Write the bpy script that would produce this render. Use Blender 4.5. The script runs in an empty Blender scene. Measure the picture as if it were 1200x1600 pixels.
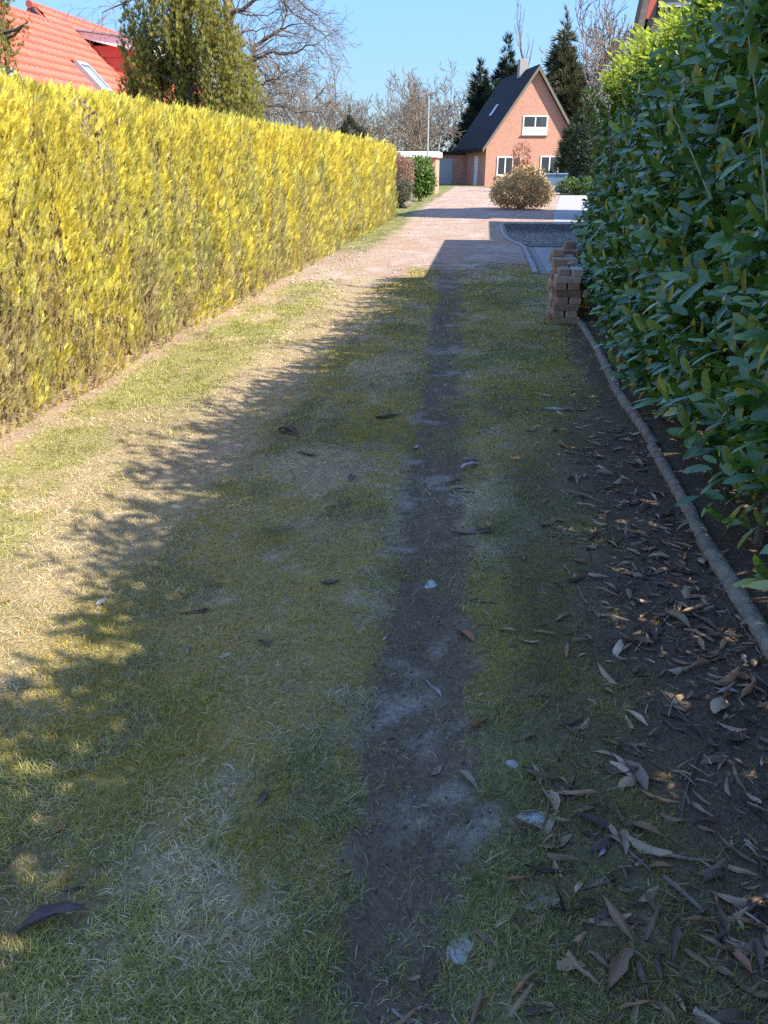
import bpy, math, random
import numpy as np
from mathutils import Matrix, Vector

# ------------------------------------------------------------------ camera, world, sun, exposure
scene = bpy.context.scene
COL = scene.collection
FPX, EYE = 1202.0, 1.45                       # focal length in photo pixels, eye height
PITCH = math.atan((800 - 259) / FPX)
YAW = math.atan(160 / (FPX / math.cos(PITCH)))
cd = bpy.data.cameras.new('camera'); cam = bpy.data.objects.new('camera', cd); COL.objects.link(cam)
cd.sensor_fit = 'VERTICAL'; cd.angle_y = 2 * math.atan(800 / FPX)
cd.clip_start = 0.05; cd.clip_end = 3000
cam.location = (0, 0, EYE); cam.rotation_euler = (math.pi / 2 - PITCH, 0, YAW)
scene.camera = cam

SUN_EL = math.radians(40.5)
SUN_H = (0.95, -0.31)                          # horizontal direction towards the sun
n_ = math.hypot(*SUN_H); SUN_H = (SUN_H[0] / n_, SUN_H[1] / n_)
w = bpy.data.worlds.new('World'); scene.world = w; w.use_nodes = True
nt = w.node_tree; nt.nodes.clear()
sky = nt.nodes.new('ShaderNodeTexSky'); sky.sky_type = 'NISHITA'; sky.sun_disc = False
sky.sun_elevation = SUN_EL; sky.sun_rotation = math.atan2(SUN_H[0], SUN_H[1])
sky.air_density = 1.0; sky.dust_density = 1.5; sky.ozone_density = 9.0; sky.altitude = 0
bg = nt.nodes.new('ShaderNodeBackground'); bg.inputs[1].default_value = 0.092
wo = nt.nodes.new('ShaderNodeOutputWorld')
# even out the whole dome: the model's horizon is several times brighter than a real clear sky's
bw = nt.nodes.new('ShaderNodeRGBToBW'); dv = nt.nodes.new('ShaderNodeMath'); dv.operation = 'DIVIDE'; dv.inputs[1].default_value = 3.0
pw = nt.nodes.new('ShaderNodeMath'); pw.operation = 'POWER'; pw.inputs[1].default_value = -0.8
sc_ = nt.nodes.new('ShaderNodeVectorMath'); sc_.operation = 'SCALE'
nt.links.new(sky.outputs[0], bw.inputs[0]); nt.links.new(bw.outputs[0], dv.inputs[0]); nt.links.new(dv.outputs[0], pw.inputs[0])
nt.links.new(sky.outputs[0], sc_.inputs[0]); nt.links.new(pw.outputs[0], sc_.inputs['Scale'])
nt.links.new(sc_.outputs[0], bg.inputs[0]); nt.links.new(bg.outputs[0], wo.inputs[0])
sl = bpy.data.lights.new('sun', 'SUN'); sl.energy = 4.15; sl.angle = math.radians(0.53); sl.color = (1.0, 0.93, 0.82)
so = bpy.data.objects.new('sun', sl); COL.objects.link(so); so.location = (20, -10, 30)
sd = Vector((SUN_H[0] * math.cos(SUN_EL), SUN_H[1] * math.cos(SUN_EL), math.sin(SUN_EL)))
so.rotation_euler = sd.to_track_quat('Z', 'Y').to_euler()
vs = scene.view_settings
vs.view_transform = 'Standard'; vs.look = 'None'; vs.gamma = 1.0; vs.use_curve_mapping = False
vs.exposure = 1.46
scene.cycles.max_bounces = 6; scene.cycles.transparent_max_bounces = 4
scene.cycles.transmission_bounces = 4
scene.cycles.use_denoising = False

# ------------------------------------------------------------------ helpers
rng = np.random.default_rng(7); random.seed(7)
_f = np.array([-math.sin(YAW) * math.cos(PITCH), math.cos(YAW) * math.cos(PITCH), -math.sin(PITCH)])
_r = np.array([math.cos(YAW), math.sin(YAW), 0.0]); _u = np.cross(_r, _f); CAM = np.array([0, 0, EYE])
def ray(px, py):
    d = _r * (px - 600) + _u * (800 - py) + _f * FPX
    return d / np.linalg.norm(d)
def ground_at(px, py, z=0.0):
    d = ray(px, py); return CAM + d * ((z - EYE) / d[2])
def at_y(px, py, y):
    d = ray(px, py); return CAM + d * (y / d[1])
def at_x(px, py, x):
    d = ray(px, py); return CAM + d * (x / d[0])
def proj(P):
    v = np.asarray(P) - CAM; dz = v @ _f
    return 600 + FPX * (v @ _r) / dz, 800 - FPX * (v @ _u) / dz, dz

_T = rng.random((256, 256))
def vnoise(x, y, s=0):
    x = np.asarray(x, float) + s * 17.31; y = np.asarray(y, float) + s * 9.77
    xi = np.floor(x).astype(int); yi = np.floor(y).astype(int); fx = x - xi; fy = y - yi
    fx = fx * fx * (3 - 2 * fx); fy = fy * fy * (3 - 2 * fy)
    a = _T[xi & 255, yi & 255]; b = _T[(xi + 1) & 255, yi & 255]; c = _T[xi & 255, (yi + 1) & 255]; d = _T[(xi + 1) & 255, (yi + 1) & 255]
    return (a * (1 - fx) + b * fx) * (1 - fy) + (c * (1 - fx) + d * fx) * fy
def fbm(x, y, s=0, o=4):
    t = 0; a = 0.5; n = 0
    for i in range(o):
        t = t + a * vnoise(np.asarray(x) * 2 ** i, np.asarray(y) * 2 ** i, s + i * 3); n += a; a *= 0.55
    return t / n
def sst(a, b, x):
    t = np.clip((np.asarray(x, float) - a) / (b - a), 0, 1); return t * t * (3 - 2 * t)
def band(x, a, b, s):
    return sst(a - s, a + s, x) * (1 - sst(b - s, b + s, x))
def lerp(a, b, t):
    t = np.asarray(t)[..., None]; return a * (1 - t) + np.asarray(b) * t

def tag(o, label=None, cat=None, group=None, kind=None):
    if label: o['label'] = label
    if cat: o['category'] = cat
    if group: o['group'] = group
    if kind: o['kind'] = kind
    return o
def thing(name, label, cat, loc=(0, 0, 0), group=None):
    o = bpy.data.objects.new(name, None); COL.objects.link(o); o.location = loc; o.empty_display_size = 0.1
    return tag(o, label, cat, group)
def link(name, me, parent=None, loc=None):
    o = bpy.data.objects.new(name, me); COL.objects.link(o)
    if parent is not None:
        o.parent = parent
        o.matrix_parent_inverse = Matrix.Translation(-(parent.matrix_basis.translation if parent.parent is None else
                                     parent.parent.matrix_basis.translation)) if parent.type == 'EMPTY' and parent.parent is None else pinv(parent)
    if loc is not None: o.location = loc
    return o
def pinv(p):
    m = p.matrix_basis.copy(); q = p
    while q.parent is not None:
        m = q.parent.matrix_basis @ q.matrix_parent_inverse @ m if False else (q.parent.matrix_basis if q.parent.parent is None else Matrix.Identity(4)) @ q.matrix_parent_inverse @ m
        q = q.parent
    return m.inverted()
def mesh_np(name, V, F, mat, cols=None, smooth=False):
    V = np.asarray(V, np.float32); F = np.asarray(F, np.int32); k = F.shape[1]
    me = bpy.data.meshes.new(name)
    me.vertices.add(len(V)); me.vertices.foreach_set('co', V.ravel())
    me.loops.add(F.size); me.loops.foreach_set('vertex_index', F.ravel())
    me.polygons.add(len(F)); me.polygons.foreach_set('loop_start', np.arange(0, F.size, k, dtype=np.int32))
    try: me.polygons.foreach_set('loop_total', np.full(len(F), k, np.int32))
    except Exception: pass
    if smooth: me.polygons.foreach_set('use_smooth', np.ones(len(F), bool))
    me.update(calc_edges=True); me.validate()
    if cols is not None:
        a = me.color_attributes.new('Col', 'FLOAT_COLOR', 'POINT')
        c = np.ones((len(V), 4), np.float32); c[:, :3] = np.clip(cols, 0, 1); a.data.foreach_set('color', c.ravel())
    if mat: me.materials.append(mat)
    return me
def mesh_py(name, V, F, mat, smooth=False):
    me = bpy.data.meshes.new(name); me.from_pydata([tuple(map(float, v)) for v in V], [], [tuple(map(int, f)) for f in F]); me.update()
    if smooth: me.polygons.foreach_set('use_smooth', [True] * len(me.polygons))
    if mat: me.materials.append(mat)
    return me
def inst(tv, tf, A, T, cols):
    """copies of a template: A (n,3,3) columns = local axes scaled, T (n,3), cols (n,3) or (n,nv,3)"""
    n, nv = len(T), len(tv)
    V = np.einsum('nij,vj->nvi', A, tv) + T[:, None, :]
    F = (np.arange(n) * nv)[:, None, None] + np.asarray(tf)[None]
    C = np.repeat(cols[:, None, :], nv, 1) if cols.ndim == 2 else cols
    return V.reshape(-1, 3), F.reshape(-1, np.asarray(tf).shape[1]), C.reshape(-1, 3)
def nrm(v): return v / np.maximum(np.linalg.norm(v, axis=-1, keepdims=True), 1e-9)
def frames(ax, up):
    """matrices with columns x=ax, y=side, z=normal"""
    ax = nrm(ax); s = nrm(np.cross(up, ax)); n = np.cross(ax, s)
    return np.stack([ax, s, n], -1)
class MB:
    def __init__(s): s.v = []; s.f = []
    def add(s, V, F):
        b = len(s.v); s.v += [tuple(v) for v in V]; s.f += [tuple(i + b for i in f) for f in F]; return s
    def box(s, c, d, rz=0.0, bev=0.0):
        x, y, z = [q / 2 for q in d]; ca, sa = math.cos(rz), math.sin(rz); V = []
        if bev <= 0:
            P = [(sx * x, sy * y, sz * z) for sz in (-1, 1) for sy in (-1, 1) for sx in (-1, 1)]
            F = [(0, 2, 3, 1), (4, 5, 7, 6), (0, 1, 5, 4), (2, 6, 7, 3), (0, 4, 6, 2), (1, 3, 7, 5)]
        else:
            P = []; F = []
            lev = [(-z, bev), (-z + bev, 0), (z - bev, 0), (z, bev)]
            for zz, i in lev:
                a, b, e = x - i, y - i, bev
                P += [(a - e, -b, zz), (a, -b + e, zz), (a, b - e, zz), (a - e, b, zz), (-a + e, b, zz), (-a, b - e, zz), (-a, -b + e, zz), (-a + e, -b, zz)]
            for l in range(3):
                for k in range(8): F.append((l * 8 + k, l * 8 + (k + 1) % 8, l * 8 + 8 + (k + 1) % 8, l * 8 + 8 + k))
            F.append(tuple(range(7, -1, -1))); F.append(tuple(range(24, 32)))
        for p in P: V.append((c[0] + p[0] * ca - p[1] * sa, c[1] + p[0] * sa + p[1] * ca, c[2] + p[2]))
        return s.add(V, F)
    def prism(s, poly, off):
        """closed polygon (3D points) extruded by off"""
        n = len(poly); off = np.asarray(off, float)
        V = [np.asarray(p, float) for p in poly] + [np.asarray(p, float) + off for p in poly]
        F = [tuple(range(n)), tuple(range(2 * n - 1, n - 1, -1))] + [(i, n + i, n + (i + 1) % n, (i + 1) % n) for i in range(n)]
        return s.add(V, F)
    def tube(s, P, R, k=8, cap=True):
        P = [np.asarray(p, float) for p in P]; n = len(P); V = []; F = []
        R = [R] * n if np.isscalar(R) else R
        for i in range(n):
            t = P[min(i + 1, n - 1)] - P[max(i - 1, 0)]; t /= max(np.linalg.norm(t), 1e-9)
            a = np.cross(t, (0, 0, 1)) if abs(t[2]) < 0.9 else np.cross(t, (1, 0, 0)); a /= np.linalg.norm(a); b = np.cross(t, a)
            for j in range(k):
                q = 2 * math.pi * j / k; V.append(P[i] + R[i] * (math.cos(q) * a + math.sin(q) * b))
        for i in range(n - 1):
            for j in range(k): F.append((i * k + j, i * k + (j + 1) % k, (i + 1) * k + (j + 1) % k, (i + 1) * k + j))
        if cap: F.append(tuple(range(k - 1, -1, -1))); F.append(tuple(range((n - 1) * k, n * k)))
        return s.add(V, F)
    def build(s, name, mat, parent=None, smooth=False):
        return link(name, mesh_py(name, s.v, s.f, mat, smooth), parent)

# ------------------------------------------------------------------ materials
MATS = {}
def material(name, base=None, attr=False, rough=0.8, noise=(0, 1, 0), bump=None, spec=0.3, transl=0.0, rnd=None, metal=0.0, ramp=None, tcol=(1, 1, 1)):
    """noise=(scale, detail, amount) brightness grain; bump=(scale,strength,dist); rnd=list of colours chosen by object random"""
    m = bpy.data.materials.new(name); m.use_nodes = True; N = m.node_tree.nodes; L = m.node_tree.links
    p = N['Principled BSDF']; out = N['Material Output']
    p.inputs['Roughness'].default_value = rough; p.inputs['Metallic'].default_value = metal
    p.inputs['Specular IOR Level'].default_value = spec
    tc = N.new('ShaderNodeTexCoord')
    if attr:
        a = N.new('ShaderNodeAttribute'); a.attribute_name = 'Col'; col = a.outputs['Color']
    elif rnd:
        oi = N.new('ShaderNodeObjectInfo'); cr = N.new('ShaderNodeValToRGB'); L.new(oi.outputs['Random'], cr.inputs[0])
        e = cr.color_ramp.elements
        for i, c in enumerate(rnd):
            t = i / (len(rnd) - 1)
            if i == 0: e[0].position = 0; e[0].color = (*c, 1)
            elif i == len(rnd) - 1: e[-1].position = 1; e[-1].color = (*c, 1)
            else: q = e.new(t); q.color = (*c, 1)
        col = cr.outputs[0]
    else:
        rg = N.new('ShaderNodeRGB'); rg.outputs[0].default_value = (*base, 1); col = rg.outputs[0]
    if noise[2] > 0:
        nz = N.new('ShaderNodeTexNoise'); nz.inputs['Scale'].default_value = noise[0]; nz.inputs['Detail'].default_value = noise[1]; nz.inputs['Roughness'].default_value = 0.65
        L.new(tc.outputs['Object'], nz.inputs['Vector'])
        mr = N.new('ShaderNodeMapRange'); mr.inputs[1].default_value = 0.25; mr.inputs[2].default_value = 0.75
        mr.inputs[3].default_value = 1 - noise[2]; mr.inputs[4].default_value = 1 + noise[2]; L.new(nz.outputs[0], mr.inputs[0])
        mx = N.new('ShaderNodeMix'); mx.data_type = 'RGBA'; mx.blend_type = 'MULTIPLY'; mx.inputs[0].default_value = 1
        L.new(col, mx.inputs[6]); L.new(mr.outputs[0], mx.inputs[7]); col = mx.outputs[2]
    L.new(col, p.inputs['Base Color'])
    if bump:
        bn = N.new('ShaderNodeTexNoise'); bn.inputs['Scale'].default_value = bump[0]; bn.inputs['Detail'].default_value = 5
        L.new(tc.outputs['Object'], bn.inputs['Vector'])
        bp = N.new('ShaderNodeBump'); bp.inputs['Strength'].default_value = bump[1]; bp.inputs['Distance'].default_value = bump[2]
        L.new(bn.outputs[0], bp.inputs['Height']); L.new(bp.outputs[0], p.inputs['Normal'])
    if transl > 0:
        tr = N.new('ShaderNodeBsdfTranslucent'); mxs = N.new('ShaderNodeMixShader'); mxs.inputs[0].default_value = transl
        tm = N.new('ShaderNodeMix'); tm.data_type = 'RGBA'; tm.blend_type = 'MULTIPLY'; tm.inputs[0].default_value = 1
        L.new(col, tm.inputs[6]); tm.inputs[7].default_value = (*tcol, 1)
        tg = N.new('ShaderNodeMix'); tg.data_type = 'RGBA'; tg.blend_type = 'ADD'; tg.inputs[0].default_value = 0.6
        L.new(tm.outputs[2], tg.inputs[6]); L.new(tm.outputs[2], tg.inputs[7]); L.new(tg.outputs[2], tr.inputs['Color'])
        L.new(p.outputs[0], mxs.inputs[1]); L.new(tr.outputs[0], mxs.inputs[2]); L.new(mxs.outputs[0], out.inputs['Surface'])
    MATS[name] = m
    return m
M_ground = material('ground', attr=True, rough=0.95, noise=(60, 8, 0.45), bump=(90, 0.8, 0.02), spec=0.15)
M_drive = material('drive_grit', attr=True, rough=0.95, noise=(38, 8, 0.38), bump=(70, 0.9, 0.02), spec=0.15)
M_grass = material('grass', attr=True, rough=0.6, spec=0.25, transl=0.25)
M_moss = material('moss', attr=True, rough=0.9, spec=0.1, transl=0.15)
M_gold = material('gold_foliage', attr=True, rough=0.7, spec=0.2, transl=0.3)
M_young = material('young_laurel_leaf', attr=True, rough=0.35, spec=0.4, transl=0.5)
M_laurel = material('laurel_leaf', attr=True, rough=0.25, spec=0.6, transl=0.2, noise=(30, 3, 0.12), bump=(40, 0.12, 0.01))
for m_ in (M_laurel,):
    q_ = m_.node_tree.nodes['Principled BSDF']; q_.inputs['Coat Weight'].default_value = .22; q_.inputs['Coat Roughness'].default_value = .16; q_.inputs['Coat IOR'].default_value = 1.6
M_conif = material('conifer_foliage', attr=True, rough=0.7, spec=0.2, transl=0.2)
M_leafy = material('shrub_foliage', attr=True, rough=0.6, spec=0.3, transl=0.2)
M_bark = material('bark', base=(0.2, 0.16, 0.125), rough=0.9, noise=(14, 6, 0.4), bump=(25, 0.6, 0.02))
M_barkdk = material('dark_bark', base=(0.13, 0.1, 0.08), rough=0.9, noise=(14, 6, 0.4), bump=(25, 0.6, 0.02))
M_twig = material('far_twigs', base=(0.2, 0.16, 0.135), rough=0.9, noise=(0.6, 3, 0.2))
M_twig2 = material('far_twigs_brown', base=(0.19, 0.155, 0.12), rough=0.9, noise=(0.6, 3, 0.2))
M_stem = material('green_stem', base=(0.16, 0.18, 0.06), rough=0.6, noise=(20, 4, 0.3))
M_core = material('hedge_wood', base=(0.24, 0.19, 0.09), rough=1, noise=(30, 6, 0.6), bump=(40, 1, 0.05))
M_dead = material('dry_leaf', rnd=[(0.17, 0.11, 0.065), (0.4, 0.27, 0.16), (0.26, 0.15, 0.085), (0.46, 0.33, 0.21), (0.33, 0.19, 0.1), (0.41, 0.2, 0.1), (0.4, 0.29, 0.2), (0.19, 0.125, 0.085)], rough=0.65, spec=0.3, noise=(30, 4, 0.3), transl=0.1)
M_deads = material('dry_leaf_litter', attr=True, rough=0.65, spec=0.3, noise=(30, 4, 0.3))
M_log = material('weathered_pole', base=(0.27, 0.225, 0.17), rough=0.9, noise=(16, 8, 0.6), bump=(45, 1.0, 0.02))
M_brick = material('old_brick', rnd=[(0.36, 0.2, 0.13), (0.48, 0.31, 0.22), (0.4, 0.31, 0.23), (0.25, 0.15, 0.1), (0.56, 0.45, 0.36), (0.4, 0.22, 0.14), (0.33, 0.25, 0.18)], rough=0.9, noise=(26, 7, 0.45), bump=(70, 0.3, 0.006))
M_stone = material('pale_stone', base=(0.4, 0.39, 0.39), rough=0.9, noise=(40, 6, 0.3), bump=(60, 0.8, 0.01))
M_gravel = material('gravel_stones', attr=True, rough=0.85)
M_paver = material('concrete_paver', rnd=[(0.3, 0.29, 0.28), (0.36, 0.35, 0.34), (0.33, 0.31, 0.3)], rough=0.9, noise=(30, 6, 0.2), bump=(80, 0.4, 0.005))
M_joint = material('paver_joint', base=(0.17, 0.155, 0.13), rough=1, noise=(60, 5, 0.4))
M_kerb = material('kerb_concrete', base=(0.33, 0.315, 0.3), rough=0.9, noise=(20, 6, 0.2), bump=(60, 0.4, 0.005))
M_tile = material('red_clay_tile', rnd=[(0.5, 0.105, 0.07), (0.56, 0.13, 0.09), (0.47, 0.1, 0.07)], rough=0.6, noise=(6, 5, 0.12), spec=0.35)
M_tile2 = material('red_clay_tile_field', base=(0.51, 0.112, 0.075), rough=0.6, noise=(3, 5, 0.15), spec=0.35)
M_white = material('white_paint', base=(0.78, 0.78, 0.77), rough=0.5, noise=(4, 4, 0.05))
M_dark = material('dark_trim', base=(0.045, 0.04, 0.045), rough=0.6, noise=(5, 4, 0.2))
M_glass = material('window_glass', base=(0.05, 0.06, 0.075), rough=0.06, spec=0.8)
M_skyl = material('roof_glass', base=(0.25, 0.3, 0.35), rough=0.08, spec=1.0)
M_render = material('pale_render', base=(0.7, 0.67, 0.62), rough=0.9, noise=(3, 5, 0.1))
M_wood = material('weathered_wood', rnd=[(0.16, 0.125, 0.11), (0.2, 0.16, 0.14), (0.13, 0.105, 0.095)], rough=0.85, noise=(9, 7, 0.35))
M_bin = material('blue_plastic', base=(0.16, 0.26, 0.36), rough=0.45, noise=(5, 3, 0.1))
M_rubber = material('black_rubber', base=(0.02, 0.02, 0.02), rough=0.8)
M_metal = material('galvanised_metal', base=(0.35, 0.4, 0.45), rough=0.5, metal=0.3)
M_wire = material('fence_wire', base=(0.1, 0.13, 0.1), rough=0.5)
def brick_mat(name, c1, c2, mortar):
    m = bpy.data.materials.new(name); m.use_nodes = True; N = m.node_tree.nodes; L = m.node_tree.links; p = N['Principled BSDF']
    tc = N.new('ShaderNodeTexCoord'); sp = N.new('ShaderNodeSeparateXYZ'); L.new(tc.outputs['Object'], sp.inputs[0])
    ad = N.new('ShaderNodeMath'); ad.operation = 'ADD'; L.new(sp.outputs[0], ad.inputs[0]); L.new(sp.outputs[1], ad.inputs[1])
    cb = N.new('ShaderNodeCombineXYZ'); L.new(ad.outputs[0], cb.inputs[0]); L.new(sp.outputs[2], cb.inputs[1])
    b = N.new('ShaderNodeTexBrick'); L.new(cb.outputs[0], b.inputs['Vector']); b.inputs['Scale'].default_value = 1
    b.inputs['Color1'].default_value = (*c1, 1); b.inputs['Color2'].default_value = (*c2, 1); b.inputs['Mortar'].default_value = (*mortar, 1)
    b.inputs['Brick Width'].default_value = 0.25; b.inputs['Row Height'].default_value = 0.077; b.inputs['Mortar Size'].default_value = 0.006
    L.new(b.outputs['Color'], p.inputs['Base Color']); p.inputs['Roughness'].default_value = 0.9
    return m
M_hbrick = brick_mat('red_brick_wall', (0.45, 0.2, 0.135), (0.54, 0.26, 0.185), (0.45, 0.35, 0.29))
def rows_mat(name, c, step):
    m = material(name, base=c, rough=0.75, noise=(3, 5, 0.25)); N = m.node_tree.nodes; L = m.node_tree.links
    tc = N.new('ShaderNodeTexCoord'); wv = N.new('ShaderNodeTexWave'); wv.bands_direction = 'Z'; wv.wave_profile = 'SAW'; wv.inputs['Scale'].default_value = 0.314 / step
    L.new(tc.outputs['Object'], wv.inputs['Vector']); bp = N.new('ShaderNodeBump'); bp.inputs['Distance'].default_value = 0.03; bp.inputs['Strength'].default_value = 0.8
    L.new(wv.outputs[0], bp.inputs['Height']); L.new(bp.outputs[0], N['Principled BSDF'].inputs['Normal'])
    return m
M_roofdk = rows_mat('dark_roof_tiles', (0.035, 0.03, 0.034), 0.3); M_roofdk.node_tree.nodes['Principled BSDF'].inputs['Specular IOR Level'].default_value = .08

# ------------------------------------------------------------------ ground
HX = -2.70                                     # face of the clipped golden hedge
LX = 1.03                                      # line of the edging poles
def gz(x, y):
    x = np.asarray(x, float); y = np.asarray(y, float)
    near = 1 - sst(10.5, 13.0, y)
    h = 0.035 * (fbm(x * 1.3, y * 1.3, 1) - 0.5) + 0.018 * (fbm(x * 7, y * 7, 2) - 0.5)
    xc = -0.06 - 0.03 * y
    h = h - 0.03 * np.exp(-((x - xc) / 0.2) ** 2) - 0.02 * np.exp(-((x + 1.45) / 0.22) ** 2)
    h = h + 0.03 * sst(LX - 0.05, LX + 0.1, x) * (1 - sst(8.2, 8.8, y)) - 0.012 * band(x, 0.6, 0.98, 0.15)
    h = h + 0.03 * (1 - sst(HX, HX + 0.4, x))
    return np.where(np.abs(x) < 9, h * near, 0.0) * (1 - sst(5, 9, np.abs(x)))
def gravel_mask(x, y):
    n = fbm(x * 1.1, y * 0.9, 5) - 0.5; n2 = fbm(x * 6, y * 6, 6) - 0.5
    yb = 9.7 + 2.2 * sst(-1.7, -0.7, x) + n * 3.0 + n2 * 1.6
    return sst(-0.5, 0.9, y - yb)
def masks(x, y):
    x = np.asarray(x, float); y = np.asarray(y, float)
    n1 = fbm(x * 2.3, y * 1.7, 11); n2 = fbm(x * 4.5, y * 4.0, 12); n3 = fbm(x * 14, y * 14, 13); n4 = fbm(x * 2.6, y * 1.9, 14); n5 = fbm(x * 1.1, y * 0.8, 15)
    xc = -0.05 - 0.034 * y
    wd = 0.165 + 0.16 * (n2 - 0.5) + 0.16 * (n3 - .5)
    tr = 1 - sst(0.6, 1.15, np.abs(x - xc + 0.10 * (n4 - .5)) / wd); tr = tr * (0.5 + .35 * sst(3.2, 1.6, y) + 0.55 * sst(0.3, 0.58, n2 * .65 + n3 * .35)); tr = np.clip(tr, 0, 1)
    tl = (1 - sst(0.4, 1.5, np.abs(x + 1.42 + 0.2 * (n4 - .5)) / 0.24)) * sst(2.4, 4.2, y) * sst(0.25, 0.6, n2) * 0.9
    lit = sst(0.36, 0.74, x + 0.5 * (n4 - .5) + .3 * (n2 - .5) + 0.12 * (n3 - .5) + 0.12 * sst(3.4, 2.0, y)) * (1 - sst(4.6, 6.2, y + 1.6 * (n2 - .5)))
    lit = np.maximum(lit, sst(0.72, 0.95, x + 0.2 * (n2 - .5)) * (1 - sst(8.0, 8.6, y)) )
    hb = (1 - sst(HX + 0.06, HX + 0.22, x + 0.35 * (n2 - .5) + .1 * (n3 - .5))) * (.5 + .5 * sst(.35, .6, n4))
    moss = sst(0.5, 0.6, n1 * .65 + n2 * .35 + 0.55 * (n3 - 0.5)) * sst(-1.65, -1.15, x)
    moss = np.maximum(moss, band(x, 0.25, 0.8, 0.15) * band(y, 3.8, 7.6, 0.7) * sst(0.3, 0.5, n2))
    dry = sst(0.42, 0.6, n5 * 0.25 + n4 * 0.45 + n2 * .3 + 0.15 * (n3 - .5)); dry = np.maximum(dry, (1 - sst(-1.5, -1.1, x)) * (0.55 + 0.45 * sst(0.3, 0.55, n4)) * (1 - 0.9 * band(x, -2.6, -1.95, 0.12) * sst(0.36, 0.54, n1)))
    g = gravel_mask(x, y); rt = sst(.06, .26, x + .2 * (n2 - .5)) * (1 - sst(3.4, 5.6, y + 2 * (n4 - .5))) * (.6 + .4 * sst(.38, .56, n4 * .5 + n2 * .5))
    return dict(rt=rt, tr=tr, tl=tl, lit=lit, hb=hb, moss=moss, dry=dry, g=g, n1=n1, n2=n2, n3=n3, n4=n4)
def ground_col(x, y):
    m = masks(x, y); o = np.ones(np.shape(x) + (3,))
    c = o * np.array([0.19, 0.15, 0.075])
    c = lerp(c, [0.4, 0.31, 0.18], m['dry'] * 0.75)
    c = lerp(c, [0.3, 0.235, 0.06], m['moss'] * 0.5)
    c = lerp(c, [0.26, 0.24, 0.085], band(x, -2.6, -1.85, .14) * sst(.32, .5, m['n1']) * .8)
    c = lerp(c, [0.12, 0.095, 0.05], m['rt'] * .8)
    c = lerp(c, [0.38, 0.28, 0.18], m['tl'])
    c = lerp(c, [0.36, 0.25, 0.18], m['hb'])
    soil = lerp(o * np.array([0.15, 0.108, 0.077]), [0.33, 0.285, 0.24], sst(0.57, 0.66, m['n2'] * .6 + m['n3'] * .4) * 0.75)
    c = lerp(c, 0, m['tr'] * 0.92) + soil * (m['tr'] * 0.92)[..., None]
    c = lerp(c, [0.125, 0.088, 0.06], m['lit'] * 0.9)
    gr = lerp(o * np.array([0.37, 0.28, 0.225]), [0.36, 0.245, 0.18], sst(0.45, 0.65, m['n1']))
    gr = lerp(gr, [0.46, 0.37, 0.31], sst(0.55, 0.7, m['n4']) * 0.7)
    gr = lerp(gr, [0.3, 0.27, 0.13], band(y, 9, 13, 0.6) * sst(0.5, 0.66, m['n2']) * 0.7)
    c = lerp(c, 0, m['g']) + gr * m['g'][..., None]
    # strips of grass beyond: left verge of the drive and everything away from it
    vg = (1 - sst(-2.3, -1.9, x + 0.5 * (m['n2'] - .5) + 0.25 * sst(20, 29, y))) * sst(12, 17, y)
    far = np.maximum(vg, sst(60, 66, y)); far = np.maximum(far, sst(2.6, 3.2, x) * sst(20, 22, y) * 0 + sst(14, 16, np.abs(x)))
    gcol = lerp(o * np.array([0.13, 0.15, 0.045]), [0.24, 0.22, 0.09], sst(0.35, 0.65, m['n2']))
    c = lerp(c, 0, far) + gcol * far[..., None]
    c = c * (0.82 + 0.36 * fbm(x * 23, y * 23, 21))[..., None]
    return c
def axis(segs):
    a = []
    for s, e, d in segs: a += list(np.arange(s, e, d))
    return np.array(a)
def grid_mesh(name, xs, ys, mat, dz=0.0, keep=None):
    X, Y = np.meshgrid(xs, ys, indexing='ij'); Z = gz(X, Y) + dz; nx, ny = X.shape
    V = np.stack([X, Y, Z], -1).reshape(-1, 3); I = np.arange(nx * ny).reshape(nx, ny)
    F = np.stack([I[:-1, :-1], I[1:, :-1], I[1:, 1:], I[:-1, 1:]], -1).reshape(-1, 4)
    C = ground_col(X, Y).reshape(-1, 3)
    if keep is not None:
        k = keep(X, Y).reshape(-1)[F].all(1); F = F[k]; u, inv = np.unique(F, return_inverse=True); V = V[u]; C = C[u]; F = inv.reshape(F.shape)
    return mesh_np(name, V, F, mat, C, smooth=True)
xs = axis([(-900, -100, 200), (-100, -20, 16), (-20, -4, 1.6), (-4, -3, 0.1), (-3, 1.5, 0.04), (1.5, 3, 0.1), (3, 20, 1.7), (20, 100, 16), (100, 901, 200)])
ys = axis([(-600, -100, 125), (-100, -10, 15), (-10, 0.5, 0.75), (0.5, 5, 0.04), (5, 9, 0.06), (9, 16, 0.1), (16, 36, 0.4), (36, 80, 2), (80, 200, 20), (200, 1801, 200)])
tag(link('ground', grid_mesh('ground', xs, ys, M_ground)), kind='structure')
def drive_keep(x, y):
    xr = np.interp(y, [11, 15.5, 16.5, 18, 22.5, 25, 30, 70], [0.75, 0.82, 0.78, 0.52, 0.42, 0.6, 1.6, 9.0])
    xl = np.interp(y, [9, 11, 14, 20, 29, 36, 45, 70], [-2.55, -2.5, -2.35, -2.35, -2.6, -3.0, -4.0, -9.0])
    n = (fbm(x * 2, y * 2, 31) - 0.5) * 0.6
    return (gravel_mask(x, y) > 0.8) & (x > xl + n) & (x < xr) & (y < 60)
tag(link('driveway', grid_mesh('driveway', axis([(-9, -3.2, 0.5), (-3.2, 1.4, 0.05), (1.4, 9.1, 0.5)]), axis([(8.5, 16, 0.06), (16, 30, 0.2), (30, 61, 0.8)]), M_drive, 0.005, drive_keep)), kind='structure')

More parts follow.
